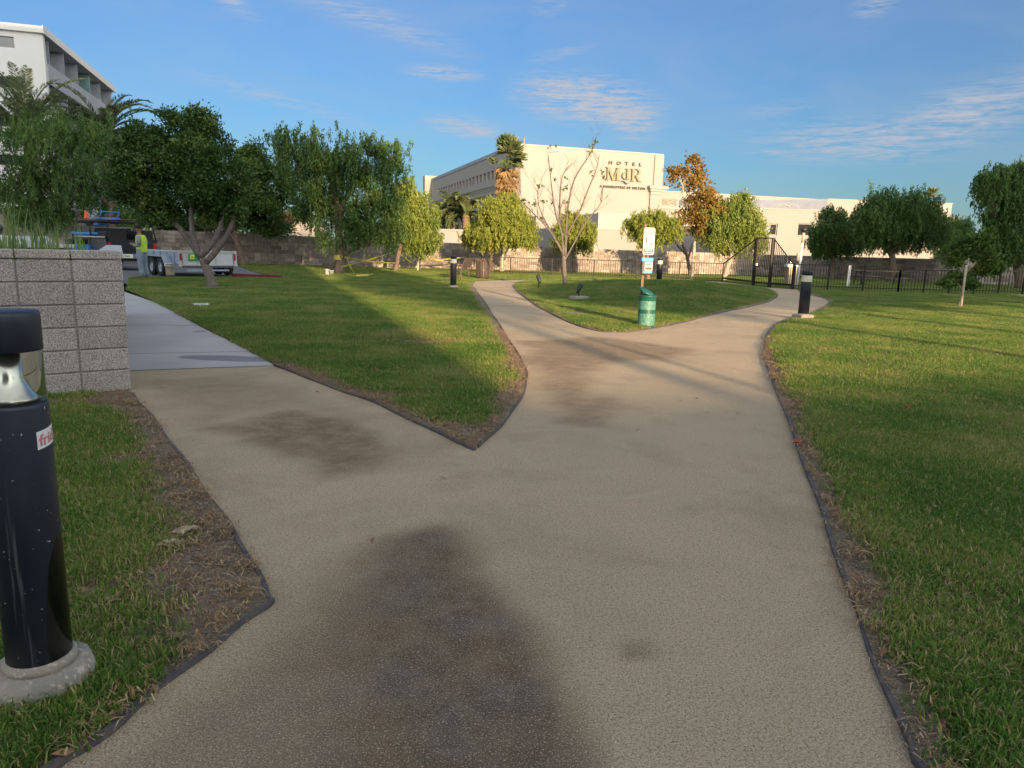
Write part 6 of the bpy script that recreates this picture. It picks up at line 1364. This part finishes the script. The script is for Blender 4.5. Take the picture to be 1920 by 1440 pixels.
# sapling with stake
sp_ = T('young staked sapling with bright green drooping leaves on the right lawn', (1797,578), 21.3, [[(1798,580),(1806,545),(1812,510),(1818,470)],[(1810,520),(1790,480),(1785,460)],[(1812,510),(1840,480),(1850,460)],[(1806,545),(1790,520)]], [(1843,450,16,14,0),(1815,458,24,14),(1845,478,22,16),(1800,470,24,13),(1858,498,14,10),(1790,488,13,9),(1795,520,20,12),(1840,508,14,8),(1820,535,12,7,0),(1872,505,8,9,0),(1778,530,9,10,0)], 'broad', 230, 6000, 'sapling_leaf', 'bark_pale', .038, leafL=.12, cl_r=.15, dep=.7, limbs=6, name='sapling', cat='sapling', shell=.4)
p = at(1801,579,21.1); p.z = 0; q = at(1812,497,21.1); b = MB(); b.tube([p,q], .035, 8); b.build('stake', M['bark_pale'], sp_)
# bare tree
bt = empty('bare_tree', onm(1060,533), 'tall leafless tree with upswept branches standing on the mound', 'tree', 'trees of the park'); BY = bt.location.y
b = MB(); dots = []
def twig(p, d, L, r, lev):
    n = 5; pts = [p]; dd = d.normalized()
    for i in range(n):
        dd = (dd+V(random.uniform(-.16,.16),random.uniform(-.16,.16),random.uniform(-.06,.10))).normalized(); pts.append(pts[-1]+dd*L/n)
    b.tube(pts, [r*(1-.75*i/n) for i in range(n+1)], 5 if lev < 2 else 3)
    if lev < 3:
        for k in range(random.randint(2,4)):
            i = random.randint(1,n); a = random.uniform(0,2*pi); side = V(cos(a),sin(a)*.8,.5).normalized(); twig(pts[i], (dd*.7+side*.75), L*random.uniform(.4,.62), r*.45, lev+1)
    elif random.random() < .025: dots.append(pts[-1])
def btp(l): return [at(x,y,BY) for x,y in l]
mains = [([(1060,535),(1058,505),(1057,480)],.085,.065),([(1056,482),(1053,440),(1040,395),(1033,345),(1027,292)],.042,.010),([(1057,478),(1030,432),(1000,400),(962,362)],.038,.009),([(1055,470),(1028,425),(1010,385),(1009,345)],.032,.009),
         ([(1060,480),(1062,430),(1066,385),(1078,335),(1106,290),(1121,262)],.05,.009),([(1063,440),(1085,400),(1105,350),(1119,315),(1124,290)],.035,.009),([(1059,488),(1080,450),(1100,415),(1128,380),(1131,350)],.032,.009),([(1058,470),(1050,420),(1050,370),(1055,330),(1072,305)],.04,.010)]
for pts,ra,rb in mains:
    P_ = btp(pts); 
    if ra > .08: P_[0] = Vector((P_[0].x,P_[0].y,bt.location.z-.05))
    else:
        sg_ = random.uniform(-.9,.9); P_ = [P_[0]]+[q+V(0,sg_*(i+1)/len(P_),0) for i,q in enumerate(P_[1:])]
    P_ = catmull(P_,4); n = len(P_); b.tube(P_, [ra+(rb-ra)*i/(n-1) for i in range(n)], 8)
    if ra < .08:
        for k in range(9):
            i = random.randint(n//4,int(n*.85)); a = random.uniform(0,2*pi); d = (P_[min(i+1,n-1)]-P_[max(i-1,0)]).normalized(); twig(P_[i], d+V(cos(a)*.8,sin(a)*.5,.25), random.uniform(.3,.75), .010, 1)
b.build('trunk', M['bark_grey'], bt)
C = np.repeat(np.array([tuple(p) for p in dots+btp([(1131,324),(980,375),(1005,380),(984,372),(1110,326),(1070,398)])]),7,0); C = C+rng.normal(size=C.shape)*.045
quadmesh('crown', leafquads(C, unit(rng.normal(size=C.shape)), .11, .07), 4, M['dark_leaf'], bt, rng.random(len(C)))
# palms
M['rachis'] = mat('frond_stem', (.10,.12,.05), (.07,.09,.035), rough=.7)
def fronds(center, n, L, droop, up0, up1, leafL, var0=0, mt='palm_leaf', parent=None, seg=16, wdt=.035, lean=None):
    Q = []; A = []; rb = MB(); c = np.array(center)
    for i in range(n):
        az_ = 2*pi*i*.381966*1.0+random.uniform(-.2,.2); el_ = radians(random.uniform(up0,up1)); L_ = L*random.uniform(.8,1.1); v = random.random(); pts = []
        for k in range(seg+1):
            t = k/seg; e_ = el_-droop*t*t*(1.0+.4*random.random()*0); 
            pts.append((pts[-1]+L_/seg*np.array([cos(az_)*cos(e_), sin(az_)*cos(e_), sin(e_)])) if pts else c)
        rb.tube([Vector(p) for p in pts], [.035*(1-.8*k/seg) for k in range(seg+1)], 4)
        P_ = np.array(pts)
        m = seg*4; tt = np.linspace(.12,1,m); idx = tt*seg; i0 = np.minimum(idx.astype(int),seg-1); fr = (idx-i0)[:,None]; B = P_[i0]*(1-fr)+P_[i0+1]*fr; dd = unit(P_[i0+1]-P_[i0]); side = unit(np.cross(dd,[0,0,1.0])); nn = np.cross(side,dd)
        for s in (-1,1):
            D = unit(side*s*.8+dd*.75+nn*.30-np.array([0,0,.15])+rng.normal(size=(m,3))*.07); ll = leafL*np.sin(np.clip(tt*.9+.12,0,1)*pi)**.6*rng.uniform(.85,1.1,m); Cc = B+D*ll[:,None]/2; Q.append(leafquads(Cc, D, ll, wdt)); A.append(np.clip(v*.6+rng.random(m)*.4+var0,0,1))
    rb.build('rachis', M['wood_grey'] if False else M['rachis'], parent); return quadmesh('fronds', np.concatenate(Q), 4, M[mt], parent, np.concatenate(A))
def datepalm(label, c, Yd, n, L, basey, tr_=.25, **k):
    ct = at(c[0],c[1],Yd); e = empty('date_palm', V(ct.x,ct.y,0), label, 'palm', 'palms'); b = MB()
    nst = 26; b.tube([V(ct.x,ct.y,ct.z*i/nst-.02) for i in range(nst+1)], [tr_*(1.15 if i%2 else .95) for i in range(nst+1)], 10); b.build('trunk', M['bark_palm'], e)
    fronds((ct.x,ct.y,ct.z), n, L, k.get('droop',1.5), k.get('u0',-5), k.get('u1',85), k.get('leafL',.5), parent=e, wdt=k.get('w',.05)); return e
datepalm('tall date palm rising over the pepper tree at the far left', (55,262), 42, 48, 5.0, 0, .3, leafL=.55, droop=1.2, u0=5, u1=88, w=.06)
datepalm('second date palm with arching fronds, right of the first over the dark tree', (195,255), 44, 40, 4.1, 0, .28, leafL=.5, droop=1.5, u0=-5, u1=75, w=.06)
datepalm('bushy date palm left of the hotel, the left one of the close pair', (848,398), 75, 40, 3.1, 0, .5, leafL=.6, droop=1.7, u0=-20, u1=80, w=.10)
datepalm('shorter date palm of the close pair, its trunk sunlit', (874,402), 72, 40, 3.0, 0, .35, leafL=.6, droop=1.7, u0=-10, u1=80, w=.10)
def fanpalm(label, top, base, Yd, Rr, skirt=True, nf=40, lean=0):
    ct = at(top[0],top[1],Yd); bs = at(base[0],base[1],Yd); e = empty('fan_palm', V(bs.x,bs.y,0), label, 'palm', 'palms'); b = MB(); b.tube(catmull([V(bs.x,bs.y,0),V((bs.x*.6+ct.x*.4),bs.y,ct.z*.5),ct-V(0,0,.3)],6), [.30,.28,.26,.25,.24,.23,.22,.22,.21,.2,.2,.2,.2][:13], 8); b.build('trunk', M['bark_palm'], e)
    def fans(n, e0, e1, R1, mt, nm, dz0, dz1, vr=0):
        Q = []; A = []
        for i in range(n):
            az_ = random.uniform(0,2*pi); el_ = radians(random.uniform(e0,e1)); d = np.array([cos(az_)*cos(el_),sin(az_)*cos(el_),sin(el_)]); st = np.array(ct)+np.array([0,0,random.uniform(dz0,dz1)]); hub = st+d*R1*.5; s = unit(np.cross(d,[0,0,1.0])[None])[0]; v = random.random()
            m = 16; an = np.linspace(-1.25,1.25,m); D = unit(d[None]*np.cos(an)[:,None]+s[None]*np.sin(an)[:,None]+np.array([0,0,-.25])+rng.normal(size=(m,3))*.08); l_ = R1*.55*rng.uniform(.8,1.1,m); Q.append(leafquads(hub+D*l_[:,None]/2, D, l_, R1*.11)); A.append(np.clip(np.full(m,v*.7)+rng.random(m)*.3+vr,0,1))
            Q.append(leafquads(np.array([(st+hub)/2]), d[None], R1*.5, .05)); A.append(np.array([v]))
        quadmesh(nm, np.concatenate(Q), 4, M[mt], e, np.concatenate(A))
    fans(nf, -25, 88, Rr, 'palm_leaf', 'crown', -.4, .5)
    if skirt: fans(nf*2, -88, -35, Rr*.85, 'palm_dry', 'dead_skirt', -2.4*Rr/1.9, -.3)
    return e
fanpalm('tall fan palm with a brown skirt of dead fronds in front of the hotel corner', (952,296), (937,470), 75, 2.1, nf=50)
fanpalm('far small fan palm peeping over the largest right tree', (1747,372), (1747,480), 110, 1.5, nf=26)
fanpalm('low palm top far behind the wall left of the hotel', (848,452), (848,480), 66, .8, False, 20)
# ---------------------------------------------------------------- person
def skin_obj(name, joints, edges, mt, parent=None, sub=2):
    me = bpy.data.meshes.new(name); o0 = rootloc(parent); me.from_pydata([tuple(Vector(j[0])) for j in joints], edges, []); o = bpy.data.objects.new(name, me); col.objects.link(o)
    md = o.modifiers.new('skin','SKIN'); 
    for i,j in enumerate(joints):
        sv = me.skin_vertices[0].data[i]; r = j[1]; sv.radius = r if isinstance(r,tuple) else (r,r)
    me.skin_vertices[0].data[0].use_root = True
    s = o.modifiers.new('sub','SUBSURF'); s.levels = sub; s.render_levels = sub; md.use_smooth_shade = True
    me.materials.append(mt)
    if parent is not None: o.parent = parent
    return o
pp_ = G(269,522.5)
pe = empty('person', pp_, 'person in a bright yellow safety vest and jeans looking down at a phone', 'person', rz=radians(0))
# local axes: +x right of photo, person faces -x (photo left) and slightly to the camera
J = [((0,0,.98),(.145,.12)),((.01,0,1.15),(.15,.115)),((0,0,1.34),(.165,.12)),((-.01,0,1.46),(.10,.08)),((-.03,0,1.52),.055),((-.06,0,1.58),(.07,.075)),((-.065,0,1.66),(.085,.09)),((-.06,0,1.72),.06),
     ((0,-.17,1.40),.065),((.06,-.24,1.15),.052),((-.16,-.20,1.12),.040),((-.24,-.14,1.16),.030),
     ((0,.17,1.40),.065),((.04,.24,1.15),.052),((-.17,.16,1.13),.040),((-.25,.08,1.17),.030),
     ((0,-.09,.90),.095),((-.02,-.11,.50),.068),((.03,-.12,.10),.048),((-.12,-.13,.045),(.045,.035)),
     ((.01,.09,.90),.095),((.03,.11,.50),.068),((.09,.12,.10),.048),((-.06,.13,.045),(.045,.035))]
E_ = [(0,1),(1,2),(2,3),(3,4),(4,5),(5,6),(6,7),(2,8),(8,9),(9,10),(10,11),(2,12),(12,13),(13,14),(14,15),(0,16),(16,17),(17,18),(18,19),(0,20),(20,21),(21,22),(22,23)]
skin_obj('body', J, E_, M['skin'], pe)
def lt(name, pts, rad, mt, n=14): b = MB(); b.tube([V(*p) for p in pts], rad, n); return b.build(name, M[mt], pe, local=True)
for s in (-1,1):
    dx = .0 if s < 0 else .03
    lt('trouser_leg', [(0,s*.085,.99),(dx-.01,s*.10,.72),(dx-.01,s*.11,.48),(dx+.03,s*.12,.24),(dx+.045,s*.122,.07)], [.125,.108,.088,.082,.085], 'denim')
    lt('boot', [(dx+.06,s*.125,.05),(dx-.02,s*.13,.055),(dx-.12,s*.135,.04)], [.055,.055,.035], 'boot', 10)
    lt('sleeve', [(0,s*.16,1.42),(.03,s*.215,1.30),(.055,s*.24,1.15)], [.085,.075,.066], 'grey_cloth'); lt('forearm_sleeve', [(.06,s*.24,1.14),(-.05,s*.22,1.125),(-.15,s*.19,1.125)], [.066,.056,.045], 'grey_cloth')
    # hand with four fingers and thumb closing on the phone
    hb = MB(); wx, wy, wz = -.24, s*.125, 1.16
    hb.tube([V(wx+.03,wy+s*.02,wz-.01),V(wx-.03,wy-s*.02,wz+.01),V(wx-.065,wy-s*.04,wz+.015)], [.028,.036,.03], 8)
    for f in range(4): z_ = wz+.035-f*.02; L_ = (.065,.075,.07,.055)[f]; hb.tube([V(wx-.06,wy-s*.04,z_),V(wx-.06-L_*.6,wy-s*.055,z_+.004),V(wx-.06-L_*.75,wy-s*.085,z_+.002)], [.010,.009,.007], 5)
    hb.tube([V(wx-.0,wy-s*.02,wz+.035),V(wx-.045,wy-s*.06,wz+.055),V(wx-.075,wy-s*.075,wz+.05)], [.012,.010,.008], 5); hb.build('hand', M['skin'], pe, local=True)
# vest: shell round the torso
b = MB(); n = 28; prof = [(.185,.155,.90,.02),(.20,.165,1.0,.015),(.195,.16,1.15,.015),(.20,.165,1.30,.005),(.185,.15,1.40,0),(.13,.115,1.47,-.005)]
rings = []
for (ry,rx,z,ox) in prof:
    r = []
    for k in range(n): t = 2*pi*k/n; wv = 1+.03*sin(5*t+z*9); b.v.append((ox+rx*cos(t)*wv, ry*sin(t)*wv, z)); r.append(len(b.v)-1)
    rings.append(r)
for a,q in zip(rings,rings[1:]):
    for i in range(n): j = (i+1)%n; b.face([a[i],a[j],q[j],q[i]],0,True)
b.build('safety_vest', M['hivis'], pe, local=True)
b = MB()
for z in (1.02,1.22): b.lathe([(.198 if z < 1.1 else .20,z),(.20,z+.04)], (.012,0,0), 28, cap=(False,False))
b.v = [((x-.012)*.85+.012,y*1.02,z) for x,y,z in b.v]; b.build('reflective_band', mat('reflective',(.62,.70,.30),None,rough=.4), pe, local=True)
b = MB(); b.lathe([(.098,1.685),(.105,1.70),(.102,1.75),(.085,1.79),(.04,1.805),(.005,1.807)], (-.055,0,0), 20); b.v = [(x*1.08,y*.92,z) for x,y,z in b.v]; b.tube([V(-.14,-.05,1.70),V(-.20,0,1.685),V(-.14,.05,1.70)], .012, 6); b.bbox((-.165,0,1.698),(.09,.14,.012),None,.004); b.build('cap', M['hair'], pe, local=True)
b = MB(); b.lathe([(.03,1.565),(.066,1.58),(.078,1.62),(.074,1.64)], (-.085,0,0), 16); b.v = [(x,y*.85,z) for x,y,z in b.v]; b.build('beard', M['hair'], pe, local=True)
b = MB(); b.tube([V(-.145,0,1.675),V(-.170,0,1.645),V(-.15,0,1.635)], [.010,.016,.010], 6); b.build('nose', M['skin'], pe, local=True)
b = MB(); [b.lathe([(.004,-.01),(.011,0),(.004,.01)], (-.143,s*.032,1.672), 8) for s in (-1,1)]; b.build('eyes', M['hair'], pe, local=True)
b = MB(); [b.tube([V(-.055,s*.088,1.63),V(-.05,s*.10,1.66),V(-.055,s*.090,1.685)], [.010,.014,.010], 6) for s in (-1,1)]; b.build('ears', M['skin'], pe, local=True)
ph = MB(); q = pp_+V(-.335,0,1.185); ph.bbox((q.x,q.y,q.z),(.15,.075,.010),Matrix.Rotation(radians(-22),3,'Y'),.003); tag(ph.build('phone', M['sign_black']), 'dark phone held in front of the person in the safety vest', 'phone')
# ---------------------------------------------------------------- unseen buildings and trees added behind the camera to throw the long evening shade
SD = V(SUN_AZ.x,SUN_AZ.y,0); SN = V(-SD.y,SD.x,0)   # SN.x>0: 'across' axis (s)
if SN.x < 0: SN = -SN
def sp3(s, t, z=0): return SN*s-SD*t+V(0,0,z)   # s across, t downstream (negative = behind the camera)
def shadebuilding(s0, s1, t0, dep, h, label):
    c = sp3((s0+s1)/2, t0); e = empty('rear_building', V(c.x,c.y,0), label, 'building'); b = MB(); p = sp3(s0,t0); L = s1-s0; b.ob(p, SN, 0, L, -dep if V(-SN.y,SN.x,0).dot(SD) > 0 and False else 0, dep, 0, h); b.build('walls', M['stucco2'], e)
    b = MB(); b.ob(p, SN, -.3, L+.3, -.3, dep+.3, h, h+.35); b.build('roof', M['trim'], e)
    for fl in range(int(h//3)):
        for k in range(int(L//4)): win(e, p, SN, 1+k*4, 3.2+k*4, fl*3+1, fl*3+2.4, dep+.01, M['trim'], M['glass'])
    return e
TB = -38
shadebuilding(-60, -12, TB-14, 12, 31, 'tall building behind the camera on the left')
shadebuilding(-12, 2.2, TB-12, 12, 24, 'lower building block behind the camera')
shadebuilding(2.2, 27, TB-10, 8, 7.4, 'long low building behind the camera')
shadebuilding(30, 95, TB-12, 12, 17.0, 'building behind the camera on the right')

def shadetree(label, s0, t0, trunkh, lobes, n, nl, r=.25, lf=.22, matn='pepper'):
    Wf = lambda x,y,Yd: sp3(x, t0, y)
    T(label, (s0,0), 1, [[(s0,0),(s0+.1,trunkh*.5),(s0,trunkh)]], lobes, 'broad', n, nl, matn, 'bark', r, group='trees behind the camera', leafL=lf, cl_r=.5, W=Wf, limbs=8)
shadetree('tall tree behind the camera, left one', 4.3, -36, 10, [(4.2,12,2.0,2.6),(4.4,15.2,2.1,2.7),(3.8,9.8,1.4,1.0),(5.3,11,1.1,2.0),(4.0,17.5,1.6,1.6)], 420, 16000)
LABS = ['low broad tree behind the camera, nearest the middle','second low broad tree behind the camera to the right','third low broad tree behind the camera to the right','fourth low broad tree behind the camera to the right','farthest right low broad tree behind the camera']
for (s0, zz, rr, hh) in ((10.2,6.5,1.7,.75),(13.6,6.9,2.1,1.0),(17.4,6.8,2.0,.9),(21.4,7.2,2.3,1.2),(26.0,7.2,2.6,1.5)):
    shadetree(LABS.pop(0), s0, -19, zz-hh, [(s0,zz,rr,hh),(s0+rr*.8,zz+.4,rr*.6,hh*.6),(s0-rr*.8,zz-.2,rr*.6,hh*.6)], 190, 12000, lf=.28)
shadetree('small tree behind the camera', 4.9, -18, 5.0, [(5.0,6.2,1.0,.8)], 60, 2000, .1)
